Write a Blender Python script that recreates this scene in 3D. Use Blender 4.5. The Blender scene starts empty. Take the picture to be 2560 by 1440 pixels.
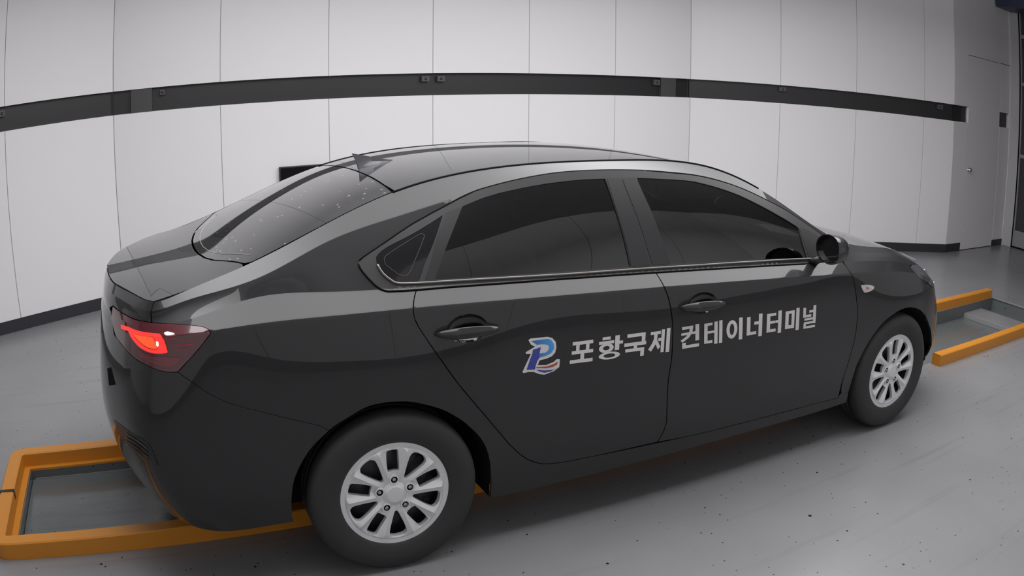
import bpy, bmesh, math, random, json
import numpy as np
from mathutils import Vector, Matrix, geometry
random.seed(7)
C = bpy.context.scene.collection
sc = bpy.context.scene
PI = math.pi
# ---------------------------------------------------------------- camera (wide lens with barrel distortion)
CAM_H = 1.7300093968632984
CAM_R = [[0.9078204, 0.1018223, 0.40681], [-0.4193071, 0.2356958, 0.8767149], [0.0066142, 0.966478, -0.2566642]]            # rows: world x, y, z of the camera's right, up and forward axes
cd = bpy.data.cameras.new('camera'); cam = bpy.data.objects.new('camera', cd); C.objects.link(cam)
cd.type = 'PANO'; cd.sensor_fit = 'HORIZONTAL'; cd.sensor_width = 36.0; cd.sensor_height = 20.25
cd.clip_start = .02; cd.clip_end = 60
_k = [-0.03487784869875215, -7.673838649463995e-05, 6.254379775089777e-06, -3.8765144209024834e-07]
for holder in (cd, getattr(cd, 'cycles', None)):
    try:
        holder.panorama_type = 'FISHEYE_LENS_POLYNOMIAL'
        holder.fisheye_fov = 3.0
        holder.fisheye_polynomial_k0 = 0.0
        holder.fisheye_polynomial_k1 = _k[0]; holder.fisheye_polynomial_k2 = _k[1]
        holder.fisheye_polynomial_k3 = _k[2]; holder.fisheye_polynomial_k4 = _k[3]
    except Exception:
        pass
_r = np.array(CAM_R)
m4 = Matrix.Identity(4)
for i in range(3):
    m4[i][0] = _r[i][0]; m4[i][1] = _r[i][1]; m4[i][2] = -_r[i][2]
m4[0][3] = 0; m4[1][3] = 0; m4[2][3] = CAM_H
cam.matrix_world = m4
sc.camera = cam
# ---------------------------------------------------------------- world, exposure
w = bpy.data.worlds.new('world'); sc.world = w; w.use_nodes = True
w.node_tree.nodes['Background'].inputs[0].default_value = (.5, .52, .56, 1)
w.node_tree.nodes['Background'].inputs[1].default_value = .05
sc.view_settings.view_transform = 'Standard'; sc.view_settings.look = 'None'
sc.view_settings.exposure = 0.0; sc.view_settings.gamma = 1.0; sc.view_settings.use_curve_mapping = False
cy = sc.cycles
cy.use_denoising = True
cy.max_bounces = 8; cy.diffuse_bounces = 4; cy.glossy_bounces = 5; cy.transparent_max_bounces = 12
cy.caustics_reflective = False; cy.caustics_refractive = False
# ---------------------------------------------------------------- materials
def mat(name, col, rough=.5, metal=0., coat=0., emis=None, es=0., spec=.5, coat_rough=.03, ior=1.5):
    m = bpy.data.materials.new(name); m.use_nodes = True
    b = m.node_tree.nodes['Principled BSDF']
    b.inputs['Base Color'].default_value = (*col, 1); b.inputs['Roughness'].default_value = rough
    b.inputs['Metallic'].default_value = metal; b.inputs['IOR'].default_value = ior
    b.inputs['Specular IOR Level'].default_value = spec
    b.inputs['Coat Weight'].default_value = coat; b.inputs['Coat Roughness'].default_value = coat_rough
    if emis: b.inputs['Emission Color'].default_value = (*emis, 1); b.inputs['Emission Strength'].default_value = es
    return m
def nodes(m): return m.node_tree.nodes, m.node_tree.links, m.node_tree.nodes['Principled BSDF']
M = {}
M['paint'] = mat('black_paint', (.024, .024, .025), .40, coat=1.0, spec=.15, coat_rough=.012)
M['paint'].node_tree.nodes['Principled BSDF'].inputs['Coat IOR'].default_value = 1.385
M['gloss'] = mat('gloss_black', (.006, .006, .007), .12, coat=.6)
M['satin'] = mat('satin_black', (.022, .022, .023), .38)
M['mould'] = mat('moulding_black', (.045, .045, .046), .30)
M['matte'] = mat('matte_black', (.006, .006, .006), .9, spec=.1)
M['rubber'] = mat('tyre_rubber', (.038, .038, .038), .62, spec=.3)
M['liner'] = mat('arch_liner', (.010, .010, .010), .8, spec=.2)
M['cap'] = mat('silver_wheel_cover', (.74, .74, .75), .38, metal=.30)
M['steel'] = mat('dark_steel', (.035, .036, .038), .45, metal=.3)
M['chrome'] = mat('chrome', (.75, .75, .76), .10, metal=1.0)
M['nut'] = mat('nut_metal', (.42, .42, .43), .25, metal=.9)
M['white_vinyl'] = mat('white_vinyl', (.72, .70, .68), .45)
M['blue_dark'] = mat('blue_vinyl', (.045, .06, .32), .4)
M['red_vinyl'] = mat('red_vinyl', (.42, .07, .045), .4)
M['tape'] = mat('black_tape', (.012, .012, .012), .5)
M['cabin'] = mat('cabin_fabric', (.012, .012, .013), .8)
M['lens_red'] = mat('dark_red_lens', (.085, .010, .014), .12, coat=1.0)
M['lens_bar'] = mat('red_lens_bar', (.30, .012, .018), .2, coat=.5)
M['glow'] = mat('lit_red_ring', (.5, .02, .02), .3, emis=(1, .035, .03), es=.95)
M['glow_in'] = mat('lit_orange_core', (.6, .05, .02), .3, emis=(1, .085, .02), es=1.05)
M['bulb'] = mat('lit_bulb', (1, .9, .85), .3, emis=(1, .85, .8), es=1.6)
M['lens_clear'] = mat('clear_lens', (.62, .60, .58), .12, coat=1)
M['lens_grey'] = mat('headlamp_lens', (.10, .10, .11), .08, metal=.2, coat=1)
M['grey_paint'] = mat('grey_metal', (.075, .075, .077), .5)
M['post'] = mat('slot_post', (.060, .060, .060), .55)
M['slot'] = mat('slot_dark', (.022, .022, .023), .35)
M['screen'] = mat('screen_black', (.008, .008, .009), .2)
M['baseboard'] = mat('baseboard_dark', (.032, .032, .038), .45)
M['jamb'] = mat('jamb_white', (.55, .54, .55), .5)
M['shutter'] = mat('shutter_pane', (.055, .055, .058), .25)
M['shrail'] = mat('shutter_rail', (.30, .30, .31), .45)
M['blue_box'] = mat('blue_housing', (.035, .045, .085), .4)
M['pitmetal'] = mat('pit_edge_metal', (.33, .33, .33), .4, metal=.2)
# dark tinted glass: mostly reflection, a little see-through
def glass(name, tint, rough=0.0):
    m = bpy.data.materials.new(name); m.use_nodes = True; nt = m.node_tree; nt.nodes.clear()
    o = nt.nodes.new('ShaderNodeOutputMaterial'); mx = nt.nodes.new('ShaderNodeMixShader')
    fr = nt.nodes.new('ShaderNodeFresnel'); fr.inputs[0].default_value = 1.80
    tr = nt.nodes.new('ShaderNodeBsdfTransparent'); tr.inputs[0].default_value = (*tint, 1)
    gl = nt.nodes.new('ShaderNodeBsdfGlossy'); gl.inputs['Roughness'].default_value = rough
    gl.inputs['Color'].default_value = (1, 1, 1, 1)
    nt.links.new(fr.outputs[0], mx.inputs[0]); nt.links.new(tr.outputs[0], mx.inputs[1]); nt.links.new(gl.outputs[0], mx.inputs[2])
    nt.links.new(mx.outputs[0], o.inputs[0]); return m
M['joint'] = mat('panel_joint_grey', (.48, .47, .47), .6)
M['ceiling'] = mat('ceiling_grey', (.35, .35, .36), .7)
M['fin'] = mat('fin_grey', (.055, .055, .062), .30, coat=.5)
M['glass'] = glass('tinted_glass', (.035, .035, .037))
# rear window: same glass with dried water spots
def rear_glass():
    m = mat('rear_window_glass', (.010, .010, .011), .03, coat=.6)
    n, l, b = nodes(m)
    tc = n.new('ShaderNodeTexCoord'); mp = n.new('ShaderNodeMapping'); l.new(tc.outputs['Object'], mp.inputs[0])
    v = n.new('ShaderNodeTexVoronoi'); v.inputs['Scale'].default_value = 26; v.inputs['Randomness'].default_value = 1
    l.new(mp.outputs[0], v.inputs[0])
    lt = n.new('ShaderNodeMath'); lt.operation = 'LESS_THAN'; l.new(v.outputs['Distance'], lt.inputs[0]); lt.inputs[1].default_value = .13
    nz = n.new('ShaderNodeTexNoise'); nz.inputs['Scale'].default_value = 3.2; nz.inputs['Detail'].default_value = 2; l.new(mp.outputs[0], nz.inputs[0])
    gt = n.new('ShaderNodeMath'); gt.operation = 'GREATER_THAN'; l.new(nz.outputs['Fac'], gt.inputs[0]); gt.inputs[1].default_value = .50
    mu = n.new('ShaderNodeMath'); mu.operation = 'MULTIPLY'; l.new(lt.outputs[0], mu.inputs[0]); l.new(gt.outputs[0], mu.inputs[1])
    mc = n.new('ShaderNodeMixRGB'); mc.inputs[1].default_value = (.010, .010, .011, 1); mc.inputs[2].default_value = (.26, .24, .235, 1)
    l.new(mu.outputs[0], mc.inputs[0]); l.new(mc.outputs[0], b.inputs['Base Color'])
    return m
M['rear_glass'] = rear_glass()
def wall_mat():
    m = mat('white_wall_panel', (.80, .785, .79), .42, spec=.3)
    n, l, b = nodes(m)
    tc = n.new('ShaderNodeTexCoord'); nz = n.new('ShaderNodeTexNoise'); nz.inputs['Scale'].default_value = 180
    l.new(tc.outputs['Object'], nz.inputs[0])
    bp = n.new('ShaderNodeBump'); bp.inputs['Strength'].default_value = .03; bp.inputs['Distance'].default_value = .002
    l.new(nz.outputs['Fac'], bp.inputs['Height']); l.new(bp.outputs[0], b.inputs['Normal'])
    n2 = n.new('ShaderNodeTexNoise'); n2.inputs['Scale'].default_value = .6; l.new(tc.outputs['Object'], n2.inputs[0])
    cr = n.new('ShaderNodeValToRGB'); cr.color_ramp.elements[0].color = (.86, .843, .852, 1); cr.color_ramp.elements[1].color = (.885, .872, .876, 1)
    l.new(n2.outputs['Fac'], cr.inputs[0]); l.new(cr.outputs[0], b.inputs['Base Color'])
    return m
M['wall'] = wall_mat()
def floor_mat(name, base, specks=True, rough=.22, wet=0, wet_scale=.8, wet_detail=1):
    m = mat(name, base, rough, spec=.5)
    n, l, b = nodes(m)
    tc = n.new('ShaderNodeTexCoord')
    nz = n.new('ShaderNodeTexNoise'); nz.inputs['Scale'].default_value = 1.3; nz.inputs['Detail'].default_value = 6; l.new(tc.outputs['Object'], nz.inputs[0])
    cr = n.new('ShaderNodeValToRGB'); cr.color_ramp.interpolation = 'EASE'
    cr.color_ramp.elements[0].position = .2; cr.color_ramp.elements[0].color = (*[c*.92 for c in base], 1)
    cr.color_ramp.elements[1].position = .8; cr.color_ramp.elements[1].color = (*[c*1.06 for c in base], 1)
    l.new(nz.outputs['Fac'], cr.inputs[0]); last = cr.outputs[0]
    # faint tyre scuffs running along the lane
    mp = n.new('ShaderNodeMapping'); mp.inputs['Scale'].default_value = (.35, 7, 1); l.new(tc.outputs['Object'], mp.inputs[0])
    sn = n.new('ShaderNodeTexNoise'); sn.inputs['Scale'].default_value = 2.2; sn.inputs['Detail'].default_value = 8; l.new(mp.outputs[0], sn.inputs[0])
    sr = n.new('ShaderNodeValToRGB'); sr.color_ramp.interpolation = 'EASE'; sr.color_ramp.elements[0].position = .56; sr.color_ramp.elements[0].color = (0, 0, 0, 1)
    sr.color_ramp.elements[1].position = .78; sr.color_ramp.elements[1].color = (.35, .35, .35, 1); l.new(sn.outputs['Fac'], sr.inputs[0])
    mx = n.new('ShaderNodeMixRGB'); mx.blend_type = 'MIX'; l.new(sr.outputs[0], mx.inputs[0]); l.new(last, mx.inputs[1])
    mx.inputs[2].default_value = (*[c*.6 for c in base], 1); last = mx.outputs[0]
    if specks:
        for scl, th, dens in ((6, .060, .62), (15, .11, .58), (38, .16, .66)):
            v = n.new('ShaderNodeTexVoronoi'); v.inputs['Scale'].default_value = scl; l.new(tc.outputs['Object'], v.inputs[0])
            sx = n.new('ShaderNodeSeparateXYZ'); l.new(v.outputs['Color'], sx.inputs[0])
            lt = n.new('ShaderNodeMath'); lt.operation = 'LESS_THAN'; l.new(v.outputs['Distance'], lt.inputs[0])
            rs = n.new('ShaderNodeMath'); rs.operation = 'MULTIPLY'; l.new(sx.outputs[1], rs.inputs[0]); rs.inputs[1].default_value = th; l.new(rs.outputs[0], lt.inputs[1])
            gr = n.new('ShaderNodeMath'); gr.operation = 'GREATER_THAN'; l.new(sx.outputs[0], gr.inputs[0]); gr.inputs[1].default_value = dens
            g = n.new('ShaderNodeTexNoise'); g.inputs['Scale'].default_value = 1.1 + scl*.02; l.new(tc.outputs['Object'], g.inputs[0])
            gt = n.new('ShaderNodeMath'); gt.operation = 'GREATER_THAN'; l.new(g.outputs['Fac'], gt.inputs[0]); gt.inputs[1].default_value = .44
            mu = n.new('ShaderNodeMath'); mu.operation = 'MULTIPLY'; l.new(lt.outputs[0], mu.inputs[0]); l.new(gr.outputs[0], mu.inputs[1])
            m2 = n.new('ShaderNodeMath'); m2.operation = 'MULTIPLY'; l.new(mu.outputs[0], m2.inputs[0]); l.new(gt.outputs[0], m2.inputs[1])
            mc = n.new('ShaderNodeMixRGB'); mc.inputs[2].default_value = (.012, .012, .012, 1)
            l.new(m2.outputs[0], mc.inputs[0]); l.new(last, mc.inputs[1]); last = mc.outputs[0]
    l.new(last, b.inputs['Base Color'])
    lo = n.new('ShaderNodeTexNoise'); lo.inputs['Scale'].default_value = wet_scale; lo.inputs['Detail'].default_value = wet_detail; l.new(tc.outputs['Object'], lo.inputs[0])
    rr = n.new('ShaderNodeMapRange'); rr.interpolation_type = 'SMOOTHSTEP'; rr.inputs['From Min'].default_value = .2; rr.inputs['From Max'].default_value = .8
    rr.inputs['To Min'].default_value = rough*.8; rr.inputs['To Max'].default_value = rough*1.4
    l.new(lo.outputs['Fac'], rr.inputs['Value'])
    if wet: l.new(rr.outputs[0], b.inputs['Roughness'])
    if wet:
        bp = n.new('ShaderNodeBump'); bp.inputs['Strength'].default_value = wet; bp.inputs['Distance'].default_value = .01
        l.new(lo.outputs['Fac'], bp.inputs['Height']); l.new(bp.outputs[0], b.inputs['Normal'])
    return m
M['floor'] = floor_mat('epoxy_floor', (.246, .247, .254), True, .27)
M['pitfloor'] = floor_mat('pit_plate', (.125, .137, .140), True, .14, .25, 9, 4)
def curb_mat():
    m = mat('orange_curb_paint', (.60, .235, .022), .42)
    n, l, b = nodes(m)
    tc = n.new('ShaderNodeTexCoord'); mp = n.new('ShaderNodeMapping'); mp.inputs['Scale'].default_value = (2, 14, 14); l.new(tc.outputs['Object'], mp.inputs[0])
    nz = n.new('ShaderNodeTexNoise'); nz.inputs['Scale'].default_value = 3; nz.inputs['Detail'].default_value = 6; l.new(mp.outputs[0], nz.inputs[0])
    cr = n.new('ShaderNodeValToRGB'); cr.color_ramp.elements[0].position = .735; cr.color_ramp.elements[0].color = (.60, .235, .022, 1)
    cr.color_ramp.elements[1].position = .75; cr.color_ramp.elements[1].color = (.02, .018, .015, 1)
    l.new(nz.outputs['Fac'], cr.inputs[0]); l.new(cr.outputs[0], b.inputs['Base Color'])
    return m
M['curb'] = curb_mat()
def emis_mat(name, col, s):
    m = bpy.data.materials.new(name); m.use_nodes = True; nt = m.node_tree; nt.nodes.clear()
    o = nt.nodes.new('ShaderNodeOutputMaterial'); e = nt.nodes.new('ShaderNodeEmission')
    e.inputs[0].default_value = (*col, 1); e.inputs[1].default_value = s; nt.links.new(e.outputs[0], o.inputs[0]); return m
M['light'] = emis_mat('luminous_ceiling', (.99, .985, 1.0), 4.3)
def logo_blue():
    m = mat('blue_gradient_vinyl', (.05, .15, .55), .4)
    n, l, b = nodes(m)
    tc = n.new('ShaderNodeTexCoord'); sp = n.new('ShaderNodeSeparateXYZ'); l.new(tc.outputs['Object'], sp.inputs[0])
    mr = n.new('ShaderNodeMapRange'); mr.inputs['From Min'].default_value = .50; mr.inputs['From Max'].default_value = .60; l.new(sp.outputs[0], mr.inputs['Value'])
    cr = n.new('ShaderNodeValToRGB'); cr.color_ramp.elements[0].color = (.045, .065, .36, 1); cr.color_ramp.elements[1].color = (.06, .33, .75, 1)
    l.new(mr.outputs[0], cr.inputs[0]); l.new(cr.outputs[0], b.inputs['Base Color']); return m
M['blue_grad'] = logo_blue()
# ---------------------------------------------------------------- helpers
def link(name, me, m, parent=None, kind=None):
    o = bpy.data.objects.new(name, me); C.objects.link(o)
    if m is not None:
        for mm in (m if isinstance(m, (list, tuple)) else [m]): me.materials.append(mm)
    if parent: o.parent = parent
    if kind: o['kind'] = kind
    return o
def tag(o, label, cat, group=None):
    o['label'] = label; o['category'] = cat
    if group: o['group'] = group
    return o
def empty(name, loc, label, cat, rz=0, group=None):
    o = bpy.data.objects.new(name, None); C.objects.link(o); o.location = loc; o.rotation_euler = (0, 0, rz)
    o.empty_display_size = .1
    return tag(o, label, cat, group)
class MB:
    def __init__(s): s.v = []; s.f = []
    def box(s, a, b, rot=None, org=(0, 0, 0)):
        (x0, y0, z0), (x1, y1, z1) = a, b; k = len(s.v)
        P = [(x0, y0, z0), (x1, y0, z0), (x1, y1, z0), (x0, y1, z0), (x0, y0, z1), (x1, y0, z1), (x1, y1, z1), (x0, y1, z1)]
        if rot is not None:
            c, n = math.cos(rot), math.sin(rot); P = [(org[0]+c*x-n*y, org[1]+n*x+c*y, z+org[2]) for x, y, z in P]
        s.v += P; s.f += [tuple(k+i for i in q) for q in ((0, 3, 2, 1), (4, 5, 6, 7), (0, 1, 5, 4), (1, 2, 6, 5), (2, 3, 7, 6), (3, 0, 4, 7))]
    def lathe(s, prof, n, fn):
        """prof [(r, d)], fn(r cos, r sin, d) -> point"""
        k = len(s.v)
        for i in range(n):
            a = 2*PI*i/n
            for r, d in prof: s.v.append(fn(r*math.cos(a), r*math.sin(a), d))
        m = len(prof)
        for i in range(n):
            j = (i+1) % n
            for q in range(m-1): s.f.append((k+i*m+q, k+j*m+q, k+j*m+q+1, k+i*m+q+1))
    def tube(s, pts, rad, n=8, closed=False, flat=1.0, up=(0, 0, 1)):
        k = len(s.v); N = len(pts); pts = [Vector(p) for p in pts]
        for i, p in enumerate(pts):
            a = pts[(i-1) % N] if (closed or i > 0) else p; b = pts[(i+1) % N] if (closed or i < N-1) else p
            t = (b-a).normalized(); u = Vector(up); u = (u - t*u.dot(t)).normalized(); v = t.cross(u)
            r = rad[i] if isinstance(rad, (list, tuple)) else rad
            for j in range(n):
                q = 2*PI*j/n; s.v.append(tuple(p + u*(r*math.cos(q)*flat) + v*(r*math.sin(q))))
        for i in range(N if closed else N-1):
            for j in range(n):
                a = k+i*n+j; b = k+i*n+(j+1) % n; c = k+((i+1) % N)*n+(j+1) % n; d = k+((i+1) % N)*n+j
                s.f.append((a, b, c, d))
        if not closed:
            s.f.append(tuple(k+j for j in range(n))[::-1]); s.f.append(tuple(k+(N-1)*n+j for j in range(n)))
    def grid(s, fn, U, V, closeu=False):
        k = len(s.v); nu, nv = len(U), len(V)
        for u in U:
            for v in V: s.v.append(tuple(fn(u, v)))
        for i in range(nu if closeu else nu-1):
            for j in range(nv-1):
                a = k+i*nv+j; b = k+((i+1) % nu)*nv+j; s.f.append((a, b, b+1, a+1))
    def prism(s, poly, z0, z1):
        k = len(s.v); n = len(poly)
        s.v += [(x, y, z0) for x, y in poly] + [(x, y, z1) for x, y in poly]
        s.f.append(tuple(k+i for i in range(n))[::-1]); s.f.append(tuple(k+n+i for i in range(n)))
        for i in range(n): j = (i+1) % n; s.f.append((k+i, k+j, k+n+j, k+n+i))
    def build(s, name, m, parent=None, smooth=False, bevel=0, kind=None, recalc=True, angle=None):
        me = bpy.data.meshes.new(name); me.from_pydata([tuple(map(float, p)) for p in s.v], [], s.f); me.validate()
        bm = bmesh.new(); bm.from_mesh(me)
        if recalc: bmesh.ops.recalc_face_normals(bm, faces=bm.faces)
        if bevel: bmesh.ops.bevel(bm, geom=[e for e in bm.edges if len(e.link_faces) == 2 and e.calc_face_angle(0) > .5], offset=bevel, segments=2, affect='EDGES', profile=.6)
        bm.to_mesh(me); bm.free()
        if smooth or angle: me.polygons.foreach_set('use_smooth', [True]*len(me.polygons))
        if angle: me.set_sharp_from_angle(angle=angle)
        return link(name, me, m, parent, kind)
def resample(L, step, closed=True):
    out = []; n = len(L)
    for i in range(n if closed else n-1):
        a = np.array(L[i]); b = np.array(L[(i+1) % n]); d = np.hypot(*(b-a)); k = max(1, int(math.ceil(d/step)))
        for j in range(k): out.append(tuple(a+(b-a)*j/k))
    if not closed: out.append(tuple(L[-1]))
    return out
def inset(L, g):
    n = len(L); P = np.array(L); area = .5*sum(P[i][0]*P[(i+1) % n][1]-P[(i+1) % n][0]*P[i][1] for i in range(n))
    sg = 1 if area > 0 else -1; out = []
    for i in range(n):
        a, b, c = P[i-1], P[i], P[(i+1) % n]
        t1 = b-a; t2 = c-b; t1 = t1/(np.hypot(*t1)+1e-9); t2 = t2/(np.hypot(*t2)+1e-9)
        n1 = np.array([-t1[1], t1[0]])*sg; n2 = np.array([-t2[1], t2[0]])*sg; m = n1+n2; l = np.hypot(*m)
        if l < .3: out.append(tuple(b+n1*g)); continue
        m /= l; k = min(1/max(m.dot(n1), .35), 2.0); out.append(tuple(b+m*g*k))
    return out
def inside(P, poly):
    P = np.asarray(P); x, y = P[:, 0], P[:, 1]; r = np.zeros(len(P), bool); Q = np.asarray(poly); n = len(Q)
    for i in range(n):
        x1, y1 = Q[i]; x2, y2 = Q[(i+1) % n]
        if y1 == y2: continue
        c = ((y1 > y) != (y2 > y)) & (x < (x2-x1)*(y-y1)/(y2-y1)+x1); r ^= c
    return r
def seg_dist(P, loops):
    d = np.full(len(P), 9.)
    for L in loops:
        Q = np.asarray(L); n = len(Q)
        for i in range(n):
            a = Q[i]; b = Q[(i+1) % n]; ab = b-a; t = np.clip(((P-a)@ab)/(ab@ab+1e-12), 0, 1)
            d = np.minimum(d, np.hypot(*(P-(a+t[:, None]*ab)).T))
    return d
def fill(loops, step, gx=None, gy=None, pts=None):
    """triangulate a 2D region (first loop outer, others holes) with inner grid points"""
    loops = [resample(L, step) for L in loops]
    A = np.array([p for L in loops for p in L]); lo, hi = A.min(0), A.max(0)
    X = np.arange(lo[0]+step*.5, hi[0], step) if gx is None else np.asarray(gx)
    Y = np.arange(lo[1]+step*.5, hi[1], step) if gy is None else np.asarray(gy)
    G = np.stack(np.meshgrid(X, Y), -1).reshape(-1, 2) if pts is None else np.array(pts)
    if len(G):
        k = inside(G, loops[0])
        for L in loops[1:]: k &= ~inside(G, L)
        G = G[k]
        if len(G): G = G[seg_dist(G, loops) > (.0018 if pts is not None else min(step*.3, .004 if gy is not None else step*.3))]
    V = [Vector(p) for p in A] + [Vector(p) for p in G]
    E = []; k = 0
    for L in loops: E += [(k+i, k+(i+1) % len(L)) for i in range(len(L))]; k += len(L)
    ov, oe, of, vo, _, _ = geometry.delaunay_2d_cdt(V, E, [], 0, 1e-6, True)
    P = np.array([(p.x, p.y) for p in ov]); F = [tuple(f) for f in of]
    cen = np.array([P[list(f)].mean(0) for f in F]); k = inside(cen, loops[0])
    for L in loops[1:]: k &= ~inside(cen, L)
    F = [f for f, q in zip(F, k) if q]
    # boundary vertex order of each loop in the output
    back = {}
    for i, o in enumerate(vo):
        for q in o: back[q] = i
    B = []; k = 0
    for L in loops: B.append([back.get(k+i) for i in range(len(L))]); k += len(L)
    return P, F, B
def skin(name, loops, fn, nf, m, parent=None, step=.03, gy=None, off=0., rim=.012, gap=0., side=1, both=False, disp=None, holes=(), hn=None):
    """panel lying on a surface: fn(u,v)->points (x,w,z), nf->outward normals"""
    loops = [loops] if not isinstance(loops[0][0], (list, tuple, np.ndarray)) else list(loops)
    if gap: loops[0] = inset(loops[0], gap)
    loops = loops + list(holes)
    P, F, B = fill(loops, step, gy=gy)
    X = fn(P[:, 0], P[:, 1]); N = nf(P[:, 0], P[:, 1])
    X = X + N*off
    if disp is not None:
        dd = disp(P[:, 0], P[:, 1]); X = X + N*dd[:, None]
    verts = [list(p) for p in X]; norms = [list(p) for p in N]; faces = []
    for f in F:
        a, b, c = X[f[0]], X[f[1]], X[f[2]]
        g = np.cross(b-a, c-a); faces.append(f if g@N[f[0]] > 0 else f[::-1])
    nf0 = len(faces); rimn = []
    if rim:
        for L in B:
            L = [i for i in L if i is not None]
            k = len(verts)
            for i in L:
                p = X[i]; q = p - N[i]*rim; verts.append(list(p)); verts.append(list(q))
            n = len(L)
            for j in range(n):
                a = k+2*j; b = k+2*((j+1) % n); faces.append((a, b, b+1, a+1))
    if disp is not None: norms = None
    sets = [1] if not both else [1, -1]
    V2, F2, NN = [], [], []
    for sgn in ([side] if not both else [1, -1]):
        k = len(V2); flip = (sgn == 1)           # w -> y = -w mirrors the orientation
        V2 += [(x, -w*sgn, z) for x, w, z in verts]
        F2 += [tuple(k+i for i in (f[::-1] if flip else f)) for f in faces]
        if norms is not None: NN += [(x, -w*sgn, z) for x, w, z in norms]+[None]*(len(verts)-len(norms))
    me = bpy.data.meshes.new(name); me.from_pydata([tuple(map(float, p)) for p in V2], [], F2)
    me.polygons.foreach_set('use_smooth', [True]*len(me.polygons)); me.update()
    if norms is not None:
        vn = [tuple(v.normal) for v in me.vertices]
        vn = [tuple(map(float, a)) if a is not None else b for a, b in zip(NN, vn)]
        me.normals_split_custom_set_from_vertices(vn)
    return link(name, me, m, parent)
# ---------- car body surface (car coordinates: x forward, w to the right side, z up) ----------
def cubic_table(X, Y):
    """natural cubic spline through (X, Y[k]) -> function"""
    X = np.asarray(X, float); Y = np.asarray(Y, float)
    n = len(X); h = np.diff(X)
    A = np.zeros((n, n)); B = np.zeros((n,) + Y.shape[1:])
    A[0, 0] = A[-1, -1] = 1
    for i in range(1, n - 1):
        A[i, i-1] = h[i-1]; A[i, i] = 2*(h[i-1]+h[i]); A[i, i+1] = h[i]
        B[i] = 6*((Y[i+1]-Y[i])/h[i] - (Y[i]-Y[i-1])/h[i-1])
    M = np.linalg.solve(A, B.reshape(n, -1)).reshape(B.shape)
    def f(x):
        if np.ndim(x) == 0: return f(np.array([x]))[0]
        x = np.asarray(x, float)
        i = np.clip(np.searchsorted(X, x) - 1, 0, n - 2)
        e = (slice(None),) + (None,)*(Y.ndim-1)
        hh = h[i][e]; a = (X[i+1]-x)[e]; b = (x-X[i])[e]
        return (M[i]*a**3 + M[i+1]*b**3)/(6*hh) + (Y[i]/hh - M[i]*hh/6)*a + (Y[i+1]/hh - M[i+1]*hh/6)*b
    return f
# roof line down the middle and how the top falls off to each side
ZC = cubic_table([-1.2,-.95,-.85,-.75,-.62,-.56,-.45,-.30,-.12,.05,.20,.40,.65,.90,1.15,1.40,1.58,1.80,2.05,2.25,2.42,2.55,2.75,3.0,3.2,3.35,3.5,3.7],
 [1.062,1.070,1.077,1.086,1.101,1.113,1.155,1.220,1.291,1.348,1.383,1.413,1.434,1.441,1.436,1.414,1.374,1.300,1.185,1.09,1.015,.992,.971,.926,.868,.806,.770,.70])
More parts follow.
